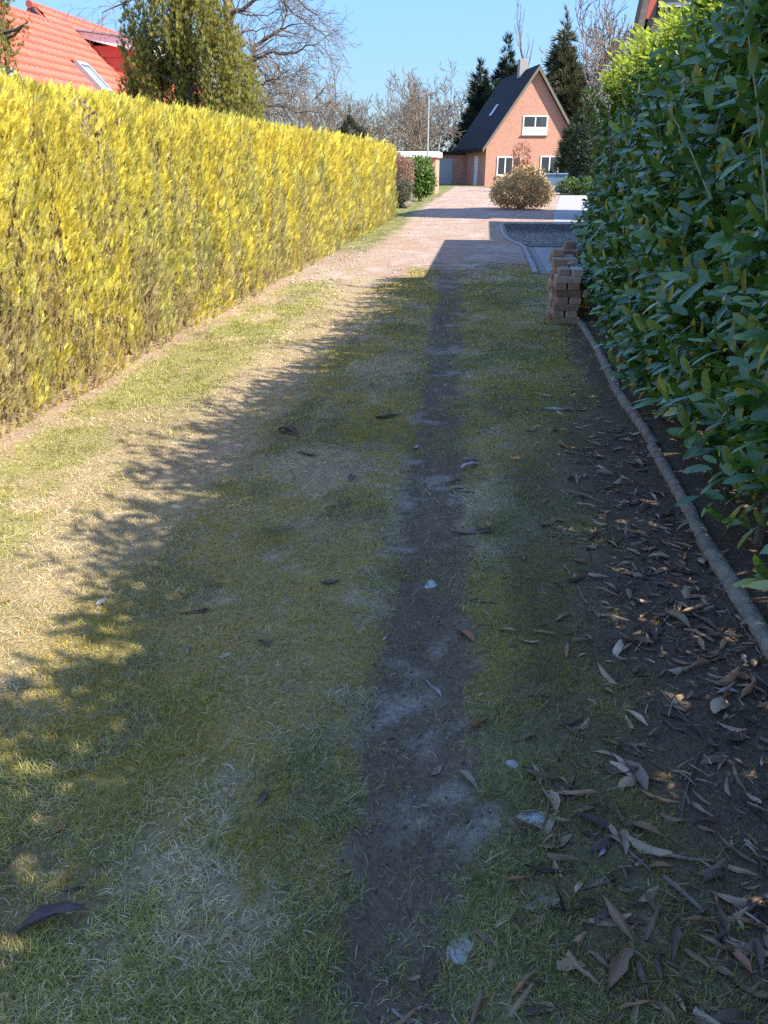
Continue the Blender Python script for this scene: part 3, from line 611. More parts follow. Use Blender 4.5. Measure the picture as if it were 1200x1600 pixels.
# ------------------------------------------------------------------ brick stack
bmesh_b = mesh_py('brick', *(lambda b: (b.v, b.f))(MB().box((0, 0, 0), (.243, .112, .0655), 0, .004)), M_brick)
bmesh_h = mesh_py('half_brick', *(lambda b: (b.v, b.f))(MB().box((0, 0, 0), (.125, .113, .0665), 0, .008)), M_brick)
piers = [(.865, 8.08, 8, 'at the lawn end of the stack'), (.84, 8.35, 9, 'in the second pier of the stack'), (.86, 8.62, 10, 'in the third pier of the stack'), (.9, 8.89, 8, 'in the fourth pier of the stack'), (.97, 9.16, 9, 'in the fifth pier of the stack'), (1.05, 9.43, 10, 'in the pier nearest the pavers')]
for cx, cy, nc, where in piers:
    z0 = float(max(gz(cx + a, cy + b) for a in (-.12, 0, .12) for b in (-.12, 0, .12))) - .004
    for c_ in range(nc):
        z = z0 + .0335 + c_ * .0668; jx, jy, jr = random.uniform(-.022, .022), random.uniform(-.006, .006), random.uniform(-.035, .035)
        for s in (-1, 1):
            if c_ == nc - 1 and s == 1 and random.random() < .5: continue
            o = link('brick', bmesh_b)
            if c_ % 2 == 0: o.location = (cx + jx + random.uniform(-.01, .01), cy + jy + s * .0625, z); o.rotation_euler = (0, 0, jr * .4)
            else: o.location = (cx + jx + s * .0635, cy + jy + random.uniform(-.004, .004), z); o.rotation_euler = (0, 0, math.pi / 2 + jr * .5)
            tag(o, ('topmost weathered brick ' if c_ == nc - 1 else 'weathered red brown brick, %s course up, ' % ['first', 'second', 'third', 'fourth', 'fifth', 'sixth', 'seventh', 'eighth', 'ninth', 'tenth'][c_]) + where, 'brick', 'old bricks stacked beside the laurel hedge')

# ------------------------------------------------------------------ fallen leaves, twigs, stones on the ground
def dead_leaf(nl, nw, curl, bend, wid, seed, twist=.5):
    r = np.random.default_rng(seed); V = []; F = []; t0_, t1_ = ((0, 1), (0, 1), (.25, 1), (0, .7))[seed % 4]
    for i in range(nl):
        t = t0_ + (t1_ - t0_) * i / (nl - 1); wv = wid * max(.06, math.sin(math.pi * (.04 + .92 * t)) ** .8) * r.uniform(.75, 1.15); c = curl * (1 + .25 * math.sin(3 * t + seed)); R = wv / max(c, .05)
        for j in range(nw):
            s = j / (nw - 1) * 2 - 1; a = s * c + twist * (t - .5)
            V.append((t - .5, R * math.sin(a) + r.normal(0, .012), R * (1 - math.cos(a)) + bend * (t - .5) ** 2 + r.normal(0, .016)))
    for i in range(nl - 1):
        for j in range(nw - 1): F.append((i * nw + j, (i + 1) * nw + j, (i + 1) * nw + j + 1, i * nw + j + 1))
    V = np.array(V); V[:, 2] -= V[:, 2].min(); return V, np.array(F)
specs = [(1.7, .35, .18), (2.4, .25, .17), (2.9, .15, .18), (.6, .5, .22), (2.0, -.45, .2), (2.6, .6, .16), (1.2, -.35, .24), (3.0, .2, .16)]
DL = [dead_leaf(6, 6, c, b, wd, 4 * i) for i, (c, b, wd) in enumerate(specs)] + [dead_leaf(7, 6, c * 1.2, -b * .8, wd * .9, i * 3 + 41) for i, (c, b, wd) in enumerate(specs)]
DLm = [mesh_np('fallen_leaf', v, f, M_dead, None, True) for v, f in DL]
def fixed_leaf_mat(name, c): return material(name, base=c, rough=.65, noise=(30, 4, .3))
M_or = fixed_leaf_mat('leaf_orange', (.33, .15, .08)); M_pl = fixed_leaf_mat('leaf_pale', (.42, .38, .36)); M_db = fixed_leaf_mat('leaf_dark', (.13, .095, .085)); M_br = fixed_leaf_mat('leaf_brown', (.25, .17, .13))
def put_leaf(xx, yy, ln, vi, rz, label, group=None, mat=None, tilt=0.1, lift=0.0):
    me = DLm[vi]
    o = link('fallen_leaf', me); o.scale = (ln, ln, ln)
    if mat:
        o.material_slots[0].link = 'OBJECT'; o.material_slots[0].material = mat
    rx, ry = random.uniform(-tilt, tilt) + (math.pi if random.random() < .5 and not mat else 0), random.uniform(-tilt, tilt); o.rotation_euler = (rx, ry, rz)
    R = np.array(o.rotation_euler.to_matrix()); zmin = (DL[vi][0] @ R.T)[:, 2].min() * ln
    o.location = (xx, yy, float(gz(xx, yy)) - zmin - .001 + lift); tag(o, label, 'leaf', group); return o
special = [((80, 1440), .135, 4, .5, M_db, 'large dark curled leaf with wavy edge lying in the grass'), ((95, 1293), .055, 3, 1.6, M_or, 'small flat orange brown leaf lying alone in grass'),
    ((110, 1387), .06, 2, .2, M_db, 'small folded grey leaf just above the large curled one'), ((412, 1248), .06, 6, 1.4, M_db, 'single grey purple leaf upright in the mossy grass'),
    ((845, 1417), .085, 3, .25, M_br, 'broad flat oval brown leaf beside a sun fleck'), ((1150, 1500), .07, 6, 2.2, M_or, 'bright orange brown leaf at the edge of the leaf litter'),
    ((728, 990), .09, 6, 2.3, M_or, 'rust coloured leaf lying on the bare wheel track'), ((737, 716), .14, 0, .1, M_pl, 'pale silvery leaf lying flat on the bare track, upper of two'),
    ((735, 726), .12, 6, .6, M_pl, 'pale silvery leaf on the bare track, lower of two'), ((650, 695), .07, 3, 1.3, M_pl, 'tiny pale leaf on the track beside dry grass'),
    ((678, 1066), .08, 1, 2.2, M_pl, 'narrow buff leaf on the soil of the wheel track'), ((602, 996), .07, 2, 1.2, M_pl, 'narrow pale leaf at the left edge of the track'),
    ((305, 956), .11, 2, .3, M_db, 'dark curled leaf on shaded grass beside moss'), ((157, 937), .07, 3, 1.4, M_pl, 'pale crumpled leaf near the shadow edge on the lawn'), ((683, 1197), .05, 3, 1.0, M_br, 'small brown leaf on the dark soil track'),
    ((450, 677), .17, 4, 2.6, M_db, 'dark ragged leaf beside a green grass tuft'), ((480, 712), .14, 2, 2.7, M_db, 'slim dark leaf on the shaded lawn'), ((603, 655), .14, 1, .3, M_db, 'dark curled leaf on the middle of the lawn'), ((550, 748), .1, 6, 1.6, M_db, 'small upright grey leaf among dry straw'),
    ((870, 638), .22, 2, .05, M_pl, 'long grey twig like leaf on green moss'), ((990, 1215), .12, 6, 1.9, M_br, 'long brown leaf standing on the litter'), ((945, 1332), .07, 0, 1.0, M_pl, 'grey violet leaf lying alone in sparse grass'), ((1137, 1080), .07, 4, .2, M_pl, 'pale crumpled leaf beside the edging poles'),
    ((845, 1220), .11, 2, 2.5, M_db, 'rolled dark leaf on moss beside the track'), ((940, 1385), .1, 2, .5, M_br, 'rolled buff leaf in sparse grass by the litter'), ((970, 1445), .1, 1, .05, M_br, 'flat buff leaf near the oval brown leaf'), ((515, 911), .08, 3, .4, M_db, 'small violet grey leaf on green moss'),
    ((413, 1008), .06, 6, 2.5, M_db, 'small dark folded leaf among pale straw'), ((350, 1028), .05, 3, .8, M_pl, 'tiny pale leaf on olive moss'), ((292, 1017), .06, 1, 2.0, M_pl, 'tiny curled pale leaf on mossy grass'), ((478, 1497), .05, 3, 1.2, M_db, 'small purple grey leaf low in the grass'), ((640, 1580), .08, 1, 2.7, M_pl, 'curled pale leaf on the bottom of the wheel track'), ((740, 829), .2, 2, .1, M_br, 'short rolled brown leaf across the wheel track'), ((755, 938), .1, 2, 3.0, M_db, 'dark narrow leaf beside pale trodden soil'), ((5, 940), .06, 3, .1, M_or, 'orange leaf in the sun by the shadow edge')]
for (q, ln, vi, rz, mt, lb) in special:
    g = ground_at(*q); put_leaf(g[0], g[1], ln, vi, rz, lb, None, mt)
def litter_pts(nn):
    X, Y = [], []
    while sum(map(len, X)) < nn:
        y = .75 * (8.2 / .75) ** (rng.random(4000) ** 1.25); x = rng.uniform(-.1, 1.02, 4000)
        pr = sst(.25, .8, x + .3 * sst(2.6, 1.1, y) + .5 * (fbm(x * 2.5, y * 2.5, 91) - .5)) * (1 - .8 * sst(4.4, 5.6, y)) * (.3 + .7 * sst(.4, .6, fbm(x * 4, y * 4, 92)))
        pr = np.maximum(pr, .03); k = rng.random(4000) < pr; X.append(x[k]); Y.append(y[k])
    return np.concatenate(X)[:nn], np.concatenate(Y)[:nn]
x, y = litter_pts(260)
for i in range(len(x)):
    grp = 'dry laurel leaves littering the ground by the edging poles' if x[i] > .45 else 'dry leaves scattered over the sparse grass right of the track'
    vi = random.choice([0, 1, 2, 3, 4, 5, 6, 7, 8, 9, 10, 11, 12, 13, 14, 15, 9, 10, 13, 15]); sz_ = random.uniform(.04, .118)
    kind_ = ('large ' if sz_ > .095 else 'small ' if sz_ < .06 else '') + ['half curled', 'rolled', 'tightly rolled', 'broad flat', 'arched', 'slim bent', 'broad arched', 'thin tube like'][vi % 8] + (' torn' if vi > 7 else '')
    put_leaf(x[i], y[i], sz_, vi, random.gauss(0, 1) * .9 + random.choice([0, .4, 2.7]),
             kind_ + ' dry leaf ' + ('close against the edging poles' if x[i] > .8 else 'in the litter away from the poles' if x[i] > .45 else 'in sparse grass near the wheel track'), grp, None, .25, random.uniform(0, .008))
x, y = litter_pts(2300); n = len(x); Vs, Fs, Cs = [], [], []; off = 0
sm = [dead_leaf(4, 4, c, b, wd * .75, 30 + i) for i, (c, b, wd) in enumerate(specs)]
dc = np.array([[.14, .09, .06], [.36, .25, .15], [.22, .135, .08], [.42, .3, .2], [.3, .17, .095], [.12, .08, .06]])
for vi in range(8):
    k = np.arange(n) % 8 == vi; nk = k.sum(); flip = np.where(rng.random(nk) < .5, -1.0, 1.0); a = rng.normal(0, 1, nk); L = .02 + .09 * rng.random(nk) ** 1.6; ax = np.stack([np.cos(a), np.sin(a), rng.normal(0, .12, nk)], 1)
    A = frames(ax, np.stack([rng.normal(0, .2, nk), rng.normal(0, .2, nk), flip], 1)) * L[:, None, None]
    V, F, C = inst(sm[vi][0], sm[vi][1], A, np.stack([x[k], y[k], gz(x[k], y[k]) + rng.uniform(0, .006, nk) + np.where(flip < 0, L * .14, 0)], 1), dc[rng.integers(0, 6, nk)] * rng.uniform(.7, 1.2, (nk, 1)))
    Vs.append(V); Fs.append(F + off); Cs.append(C); off += len(V)
tag(link('leaf_litter', mesh_np('leaf_litter', np.concatenate(Vs), np.concatenate(Fs), M_deads, np.concatenate(Cs), True)), 'small broken brown leaves carpeting the soil by the poles', 'leaf litter', kind='stuff')
def twig(p, q, r, label, mat=M_log, group=None):
    a, b = ground_at(*p), ground_at(*q); P = []
    for t in np.linspace(0, 1, 5):
        c = a + (b - a) * t + np.array([random.uniform(-.004, .004), random.uniform(-.004, .004), 0]); P.append((c[0], c[1], float(gz(c[0], c[1])) + r + .002))
    o = MB().tube(P, [r, r * 1.1, r, r * .85, r * .6], 6).build('fallen_twig', mat, None, True); tag(o, label, 'twig', group)
twig((867, 1128), (908, 1160), .004, 'short dark twig lying on moss beside the litter', M_barkdk); twig((825, 1205), (875, 1225), .004, 'two toned twig near a pale clump of stone', M_bark)
twig((1025, 1345), (1120, 1352), .004, 'straight grey twig across the leaf litter'); twig((1035, 1380), (1100, 1435), .006, 'thick brown stick in the leaf litter', M_bark); twig((980, 1335), (1015, 1370), .003, 'thin bent twig in sparse grass by the litter', M_bark)
twig((1030, 1075), (1085, 1140), .002, 'long thin dry stalk leaning over the litter'); twig((740, 937), (775, 941), .004, 'small stick lying beside trodden pale soil', M_bark); twig((1090, 1180), (1060, 1290), .003, 'slender dark stick pointing along the edging poles', M_barkdk)
def stone(px_, py_, sx, sy, sz, label, seed):
    g = ground_at(px_, py_); r = np.random.default_rng(seed); V = []; F = []; nu, nv = 18, 7
    for j in range(nv):
        b = j / (nv - 1) * math.pi / 2
        for i in range(nu):
            a = 2 * math.pi * i / nu; k = 1 + .35 * (float(fbm(math.cos(a) * 1.5 + seed, math.sin(a) * 1.5, 95)) - .5) * 2
            xx = sx * k * math.cos(b) * math.cos(a); yy = sy * k * math.cos(b) * math.sin(a); V.append((g[0] + xx, g[1] + yy, float(gz(g[0] + xx, g[1] + yy)) - .004 + sz * math.sin(b) * (1 + .8 * (float(vnoise(xx * 60 + seed, yy * 60, 96)) - .5))))
    for j in range(nv - 1):
        for i in range(nu): F.append((j * nu + i, j * nu + (i + 1) % nu, (j + 1) * nu + (i + 1) % nu, (j + 1) * nu + i))
    tag(link('pale_stone', mesh_py('pale_stone', V, F, M_stone, True)), label, 'stone')
stone(835, 1282, .042, .03, .014, 'largest pale grey stone half sunk in the mossy soil', 1); stone(800, 1194, .018, .016, .01, 'small pale stone beside the rolled leaf', 2); stone(718, 1465, .03, .04, .008, 'flat pale stone sunk in the bottom of the track', 3)
stone(672, 905, .03, .05, .006, 'flat pale stone bedded in the trodden track', 4)

# ------------------------------------------------------------------ trees
def prisms(segs, k=3):
    """segs: array (n,8) p0 p1 r0 r1"""
    s = np.asarray(segs); p0, p1, r0, r1 = s[:, 0:3], s[:, 3:6], s[:, 6], s[:, 7]; t = nrm(p1 - p0)
    ref = np.where(np.abs(t[:, 2:3]) < .9, np.array([[0, 0, 1.0]]), np.array([[1.0, 0, 0]])); a = nrm(np.cross(t, ref)); b = np.cross(t, a); V = []
    for e, r in ((p0, r0), (p1, r1)):
        for j in range(k):
            q = 2 * math.pi * j / k; V.append(e + r[:, None] * (math.cos(q) * a + math.sin(q) * b))
    V = np.stack(V, 1); n = len(s); i = (np.arange(n) * 2 * k)[:, None, None]
    F = np.array([(j, (j + 1) % k, k + (j + 1) % k, k + j) for j in range(k)])[None] + i
    return V.reshape(-1, 3), F.reshape(-1, 4)
def grow(p, d, L, r, lev, out, R, wander=.18, up=.08, kids=(5, 5, 4), ratio=.5, minr=.004, spread=.9):
    n = 6 if lev > 1 else 4; pts = [p]; seg = L / n; rad = r
    for i in range(n):
        d = d + R.normal(0, wander, 3) + np.array([0, 0, up]); d = d / np.linalg.norm(d); q = pts[-1] + d * seg; r2 = max(minr, r * (1 - .72 * (i + 1) / n)); out.append((*pts[-1], *q, rad, r2, lev)); rad = r2; pts.append(q)
        if lev > 0 and i >= 1:
            for _ in range(max(1, int(round(kids[min(lev, len(kids)) - 1] / (n - 1) + R.uniform(-.4, .4))))):
                a = R.normal(0, 1, 3); a -= a.dot(d) * d; a /= np.linalg.norm(a); nd = d + a * spread * R.uniform(.7, 1.2); nd /= np.linalg.norm(nd)
                grow(q, nd, L * ratio * R.uniform(.7, 1.25) * (1 - .35 * i / n), rad * .62, lev - 1, out, R, wander, up, kids, ratio, minr, spread)
    return out
def bare_mesh(seed, h, lev=3, minr=.012, kids=(4, 5, 6), spread=.8, up=.12, r0=None, wander=.14, ratio=.5):
    R = np.random.default_rng(seed); return np.array(grow(np.zeros(3), np.array([0, 0, 1.0]), h, r0 or h * .017, lev, [], R, wander, up, kids, ratio, minr, spread))
def far_tree_meshes(seed, h, mat, **kw):
    s = bare_mesh(seed, h, **kw); tr = s[s[:, 8] == s[:, 8].max()]; br = s[s[:, 8] < s[:, 8].max()]
    V, F = prisms(tr[:, :8], 6); a = mesh_np('trunk', V, F, mat, None, True); V, F = prisms(br[:, :8], 3); return a, mesh_np('crown', V, F, mat)
def place_tree(name, meshes, loc, sc, rz, label, cat='tree', group=None):
    root = thing(name, label, cat, loc, group)
    for nm, me in zip(('trunk', 'crown'), meshes):
        o = bpy.data.objects.new(nm, me); COL.objects.link(o); o.parent = root
    root.scale = (sc[0], sc[0], sc[1]); root.rotation_euler = (0, 0, rz); return root
FT = [far_tree_meshes(100 + i, 7.5, (M_twig, M_twig2)[i % 2], lev=3, minr=.026, kids=(4, 7, 11), spread=(.85, 1.0, .75, .9, 1.1)[i], up=.07, ratio=.52) for i in range(5)]
lbl_far = 'leafless grey brown tree in the distant row behind the gardens'
fr = []
for px_, top, D in [(405, 112, 52), (440, 128, 60), (478, 118, 50), (508, 130, 62), (535, 168, 74), (562, 160, 66), (590, 158, 70), (612, 165, 64), (636, 142, 60), (655, 148, 68), (672, 128, 58), (690, 132, 90), (712, 138, 92), (735, 130, 96), (905, 60, 96), (925, 45, 84), (945, 40, 78), (970, 62, 74), (1000, 50, 84), (1040, 40, 88), (365, 105, 60), (320, 100, 66), (250, 90, 64), (165, 80, 70), (60, 60, 75), (420, 140, 72), (455, 150, 78), (490, 140, 74), (520, 160, 80), (548, 170, 84), (575, 165, 80), (600, 172, 82), (625, 160, 78), (645, 165, 76), (665, 150, 72), (682, 160, 74)]:
    P = at_y(px_, top, D); i = random.randrange(5); h = P[2]; zz = max(v.co[2] for v in FT[i][1].vertices) if False else 9.3
    place_tree('bare_tree', FT[i], (P[0], P[1], -.05), (h / 9.3 * random.uniform(.9, 1.1), h / 9.3), random.uniform(0, 6.28), 'leafless grey brown tree ' + ('far behind the juniper and the red roof' if px_ < 420 else 'beyond the golden hedge, near the small dark evergreen' if px_ < 600 else 'far behind the white roofed carport' if px_ < 686 else 'left of the spruces behind the brick house' if px_ < 760 else 'right of the cedar behind the brick house'), 'tree', 'leafless trees far behind the gardens')
# slim upright poplar behind the house
pop = far_tree_meshes(131, 12.0, M_twig, lev=2, minr=.02, kids=(6, 16), spread=.28, up=.2, ratio=.3); P = at_y(833, 18, 98)
place_tree('poplar', pop, (P[0], P[1], -.05), (P[2] / 13.2 * .8, P[2] / 13.2), 0, 'slim upright leafless tree rising behind the brick house roof')
# undergrowth closing the view far away
def leaf_mass(pts, size, cols, nrmup=.3):
    tv = np.array([[0, 0, 0], [.5, .28, .06], [1, 0, 0], [.5, -.28, .06]]); tf = [(0, 1, 2), (0, 2, 3)]; n = len(pts)
    A = frames(rng.normal(0, 1, (n, 3)), rng.normal(0, 1, (n, 3)) + np.array([.2, -.2, nrmup])) * size[:, None, None]
    return inst(tv, tf, A, pts, cols)
n = 30000; ang = rng.uniform(-.75, .55, n); D = rng.uniform(80, 104, n); zz = rng.random(n) ** 1.4 * (3.2 + 3.6 * fbm(ang * 40, D * .05, 97)); c = np.array([[.2, .15, .115], [.17, .14, .09], [.24, .18, .14], [.1, .11, .05]])[rng.integers(0, 4, n)] * rng.uniform(.7, 1.2, (n, 1))
V, F, C = leaf_mass(np.stack([np.sin(ang) * D, np.cos(ang) * D, zz], 1), rng.uniform(.3, .7, n), c)
tag(link('far_undergrowth', mesh_np('far_undergrowth', V, F, M_leafy, C)), 'brown winter undergrowth closing the view behind the gardens', 'undergrowth', kind='stuff')

# bare tree with drooping branches behind the juniper
def near_bare_tree():
    Y = 17.0; base = at_y(352, 60, Y); root = thing('spreading_tree', 'leafless tree spreading dark crooked branches beside the juniper', 'tree', (base[0], Y, 0)); R = np.random.default_rng(5)
    tp = [(base[0], Y, -.05), (base[0] + .03, Y, 1.6), (base[0], Y, 3.0)] + [tuple(at_y(357, 0, Y)), tuple(at_y(360, -60, Y))]
    MB().tube(tp, [.17, .14, .12, .10, .085], 9).build('trunk', M_bark, root, True)
    limbs = [([(345, 108), (392, 96), (398, 74), (440, 44), (448, 22), (444, 0), (430, -30)], .05), ([(352, 110), (395, 96), (420, 82), (445, 86), (470, 76), (497, 68)], .04), ([(340, 125), (380, 118), (410, 132), (432, 122), (452, 108)], .03), ([(350, 165), (410, 166), (440, 165), (465, 175), (512, 173)], .035),
             ([(357, 20), (378, 14), (408, -4), (440, -30)], .05), ([(357, 10), (345, -10), (320, -30), (300, -60)], .06), ([(352, 40), (330, 20), (322, 2), (318, -25)], .035), ([(438, 46), (455, 38), (476, 37)], .018), ([(440, 2), (470, 30), (500, 50), (512, 62)], .022), ([(410, -4), (450, -10), (490, 20), (505, 38)], .025), ([(350, 60), (380, 50), (400, 47), (430, 40)], .02), ([(355, -15), (300, -30), (240, -20), (185, 10), (160, 20)], .03), ([(398, 75), (385, 66), (372, 48)], .015), ([(420, 82), (432, 98), (440, 116), (460, 130)], .014), ([(345, 100), (375, 90), (400, 85), (440, 70), (480, 66)], .016), ([(350, 130), (395, 140), (430, 150), (470, 145)], .018), ([(352, 150), (390, 152), (420, 176), (450, 182)], .014), ([(357, 15), (385, 26), (415, 22), (440, 14)], .018)]
    segs = []; dk = MB()
    for li, (pl, r) in enumerate(limbs):
        dy = R.uniform(-.8, .8); pts = [at_y(a, b, Y + dy * min(1, i / 2)) for i, (a, b) in enumerate(pl)]
        fine = []
        for a, b in zip(pts[:-1], pts[1:]):
            for t in (0, .33, .66): fine.append(a + (b - a) * t + R.normal(0, .018, 3))
        fine.append(pts[-1]); m = len(fine); rad = [max(.006, r * .95 * (1 - .8 * i / m)) for i in range(m)]
        dk.tube(fine, rad, 6)
        for i in range(2, m):
            for _ in range(2):
                d = fine[i] - fine[i - 1]; d /= np.linalg.norm(d); a = R.normal(0, 1, 3) * np.array([1, .7, 1]); a -= a.dot(d) * d; a /= np.linalg.norm(a); nd = d * .8 + a * .75 + np.array([.12, 0, -.05]); nd /= np.linalg.norm(nd)
                grow(fine[i], nd, R.uniform(.3, .85), max(.0055, rad[i] * .4), 2 if R.random() < .4 else 1, segs, R, .16, -.015, (3, 3), .5, .0032, .7)
    dk.build('limbs', M_barkdk, root, True); s = np.array(segs); V, F = prisms(s[:, :8], 3); link('crown', mesh_np('crown', V, F, M_bark), root)
near_bare_tree()

# evergreens built of upright shoot tufts
TUFT_V, TUFT_F = [], []
for a in np.linspace(0, math.pi * 2, 5)[:-1]:
    for (l, o, zs) in ((1, .26, 0), (.75, .42, .18)):
        aa = a + (.78 if zs else 0); b = len(TUFT_V); d = np.array([math.cos(aa), math.sin(aa), 0]); s = np.array([-math.sin(aa), math.cos(aa), 0]) * .055
        TUFT_V += [[0, 0, zs], list(d * o * .5 + s + [0, 0, zs + l * .45]), list(d * o + [0, 0, zs + l]), list(d * o * .5 - s + [0, 0, zs + l * .45])]; TUFT_F += [(b, b + 1, b + 2), (b, b + 2, b + 3)]
TUFT_V = np.array(TUFT_V)
def evergreen(name, label, base, lobes, per, size, cols, trunk_h, tr_r=.09, upw=1.0, group=None, keep_in=.55):
    root = thing(name, label, 'tree', base, group); bx_, by_ = base[0], base[1]
    MB().tube([(bx_, by_, -.05), (bx_ + .03, by_, trunk_h * .5), (bx_, by_, trunk_h)], [tr_r, tr_r * .75, tr_r * .3], 8).build('trunk', M_barkdk, root, True)
    P, Dn, K = [], [], []
    for (cx, cy, cz, rx, ry, rz_) in lobes:
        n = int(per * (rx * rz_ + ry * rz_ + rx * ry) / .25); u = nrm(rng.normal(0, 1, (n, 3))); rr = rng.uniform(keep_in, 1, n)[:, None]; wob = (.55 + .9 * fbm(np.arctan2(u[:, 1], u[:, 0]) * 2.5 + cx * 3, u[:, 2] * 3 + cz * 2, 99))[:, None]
        tp = np.clip(u[:, 2:3], 0, 1); P.append(np.array([cx, cy, cz]) + u * rr * wob * np.concatenate([1 - .7 * tp, 1 - .7 * tp, 1 + .35 * tp], 1) * np.array([rx, ry, rz_])); Dn.append(u); K.append(rng.random(n) * .6 + .4 * (rr[:, 0] - keep_in) / (1 - keep_in))  # tufts lighten outwards: sunlit clumps and shaded gaps put into the colour
        for q in range(2):
            pass
    P, Dn, K = np.concatenate(P), np.concatenate(Dn), np.concatenate(K); g = P[:, 2] > .1; P, Dn, K = P[g], Dn[g], K[g]; n = len(P)
    ax = Dn * .75 + np.array([0, 0, upw]) + rng.normal(0, .3, (n, 3)); z_ = nrm(ax); xl = nrm(np.cross(rng.normal(0, 1, (n, 3)), z_)); A = np.stack([xl, np.cross(z_, xl), z_], -1) * (size * rng.uniform(.6, 1.35, n))[:, None, None]
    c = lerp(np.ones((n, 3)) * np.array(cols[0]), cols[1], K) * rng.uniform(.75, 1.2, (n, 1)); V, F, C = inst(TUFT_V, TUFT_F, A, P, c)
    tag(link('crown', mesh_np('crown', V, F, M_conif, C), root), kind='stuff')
    br = MB()
    for (cx, cy, cz, rx, ry, rz_) in lobes: br.tube([(bx_, by_, max(.3, cz - rz_ * .9)), (bx_ + (cx - bx_) * .7, by_ + (cy - by_) * .7, cz - rz_ * .35), (cx, cy, cz + rz_ * .4)], [tr_r * .35, tr_r * .25, .008], 5)
    br.build('branches', M_barkdk, root)
    return root
R = np.random.default_rng(21); JY = 14.0
def lobes_px(lst, Y):
    out = []
    for (px_, py_, wpx, hpx) in lst:
        yy = Y + R.uniform(-.45, .45); P = at_y(px_, py_, yy); k = yy / 1210; out.append((P[0], P[1], P[2], wpx * k / 2 * .8, wpx * k / 2 * .78, hpx * k / 2 * 1.12)); 
    return out
jl = lobes_px([(205, 150, 55, 60), (235, 130, 60, 80), (250, 60, 60, 110), (265, 10, 70, 120), (205, 70, 45, 85), (222, 50, 50, 70), (300, 30, 75, 150), (325, 20, 55, 110), (335, 70, 55, 90), (300, 120, 75, 100), (340, 130, 65, 110), (375, 130, 60, 100), (395, 155, 45, 80), (360, 90, 55, 80), (265, 150, 60, 80), (310, 160, 70, 80), (350, 175, 80, 70), (280, -60, 90, 130), (310, -40, 80, 120), (240, 180, 70, 90), (290, 190, 70, 90), (250, 100, 55, 70), (280, 80, 55, 90), (390, 180, 50, 60), (225, 100, 50, 60), (210, 175, 60, 60)], JY)
P = at_y(295, 150, JY); evergreen('juniper', 'bushy yellow green juniper rising behind the golden hedge', (P[0], JY, 0), jl, 400, .075, ((.1, .1, .03), (.43, .41, .1)), 4.8, upw=1.5)
jl2 = lobes_px([(-10, 20, 55, 90), (10, 30, 32, 60), (-5, 80, 50, 90), (12, 100, 32, 60), (0, -10, 35, 60), (-30, 60, 70, 140), (18, 66, 30, 40), (-20, 120, 60, 70), (36, 50, 14, 22), (45, 40, 12, 20), (-40, 0, 80, 120)], 10.5)
P = at_y(-15, 60, 10.5); evergreen('juniper', 'olive juniper standing in front of the red roof beside its near end', (P[0], 10.5, 0), jl2, 420, .055, ((.12, .115, .045), (.34, .3, .085)), 3.6)
P = at_y(548, 207, 36); evergreen('dark_evergreen', 'small rounded dark evergreen showing over the golden hedge', (P[0], 36, 0), [(P[0], 36, P[2] - .1, .75, .7, .55), (P[0] - .2, 36, P[2] - .8, .9, .8, .7)], 90, .16, ((.02, .03, .02), (.06, .075, .04)), 2.4)
def conical(px_, top, D, wpx, cols, label, name, dens=18, sz=.5, layers=9):
    P = at_y(px_, top, D); H_ = P[2]; lo = []
    for i in range(layers):
        t = (i + .5) / layers; ww = wpx * D / 1210 / 2 * (1 - t) ** .75 + .25
        for q in range(3 if t < .75 else 1):
            a = R.uniform(0, 6.28); lo.append((P[0] + math.cos(a) * ww * .45, D + math.sin(a) * ww * .45, H_ * (.06 + .92 * t), ww * .7, ww * .7, H_ / layers * .85))
    evergreen(name, label, (P[0], D, 0), lo, dens, sz, cols, H_ * .95, .2, .25)
conical(790, 72, 84, 75, ((.012, .02, .012), (.035, .05, .025)), 'tall dark spruce behind the brick house roof', 'spruce', 8, .75)
conical(752, 105, 86, 70, ((.018, .028, .014), (.05, .065, .03)), 'dark spruce beside the taller one behind the roof', 'spruce', 8, .75)
conical(884, 44, 80, 105, ((.05, .06, .03), (.14, .14, .07)), 'broad grey green cedar behind the gable of the brick house', 'cedar', 9, .8, 8)
conical(925, 150, 60, 80, ((.03, .05, .02), (.09, .12, .05)), 'mid green conifer beside the right corner of the brick house', 'conifer', 10, .6, 6)

# shrubs
def shrub(name, label, base, ells, n, size, cols, cat='shrub', stems=8, group=None):
    root = thing(name, label, cat, base, group); P = []; tot = sum(e[3] * e[5] for e in ells)
    for (cx, cy, cz, rx, ry, rz_) in ells:
        k = int(n * rx * rz_ / tot); u = nrm(rng.normal(0, 1, (k, 3))); P.append(np.array([cx, cy, cz]) + u * (rng.uniform(.45, 1, k) ** .6)[:, None] * (.85 + .35 * fbm(u[:, 0] * 3 + cx, u[:, 2] * 3 + u[:, 1], 98))[:, None] * np.array([rx, ry, rz_]))
    P = np.concatenate(P); P = P[P[:, 2] > .03]; cl = np.array(cols)[rng.integers(0, len(cols), len(P))] * rng.uniform(.65, 1.25, (len(P), 1))
    V, F, C = leaf_mass(P, size * rng.uniform(.6, 1.3, len(P)), cl); tag(link('crown', mesh_np('crown', V, F, M_leafy, C), root), kind='stuff')
    st = MB()
    for i in range(stems):
        e = ells[i % len(ells)]; a = R.uniform(0, 6.28); st.tube([(base[0] + R.uniform(-.1, .1), base[1] + R.uniform(-.1, .1), -.03), (e[0] + math.cos(a) * e[3] * .3, e[1] + math.sin(a) * e[4] * .3, e[2]), (e[0] + math.cos(a) * e[3] * .6, e[1] + math.sin(a) * e[4] * .6, e[2] + e[5] * .7)], [.025, .016, .006], 5)
    st.build('stems', M_bark, root); return root
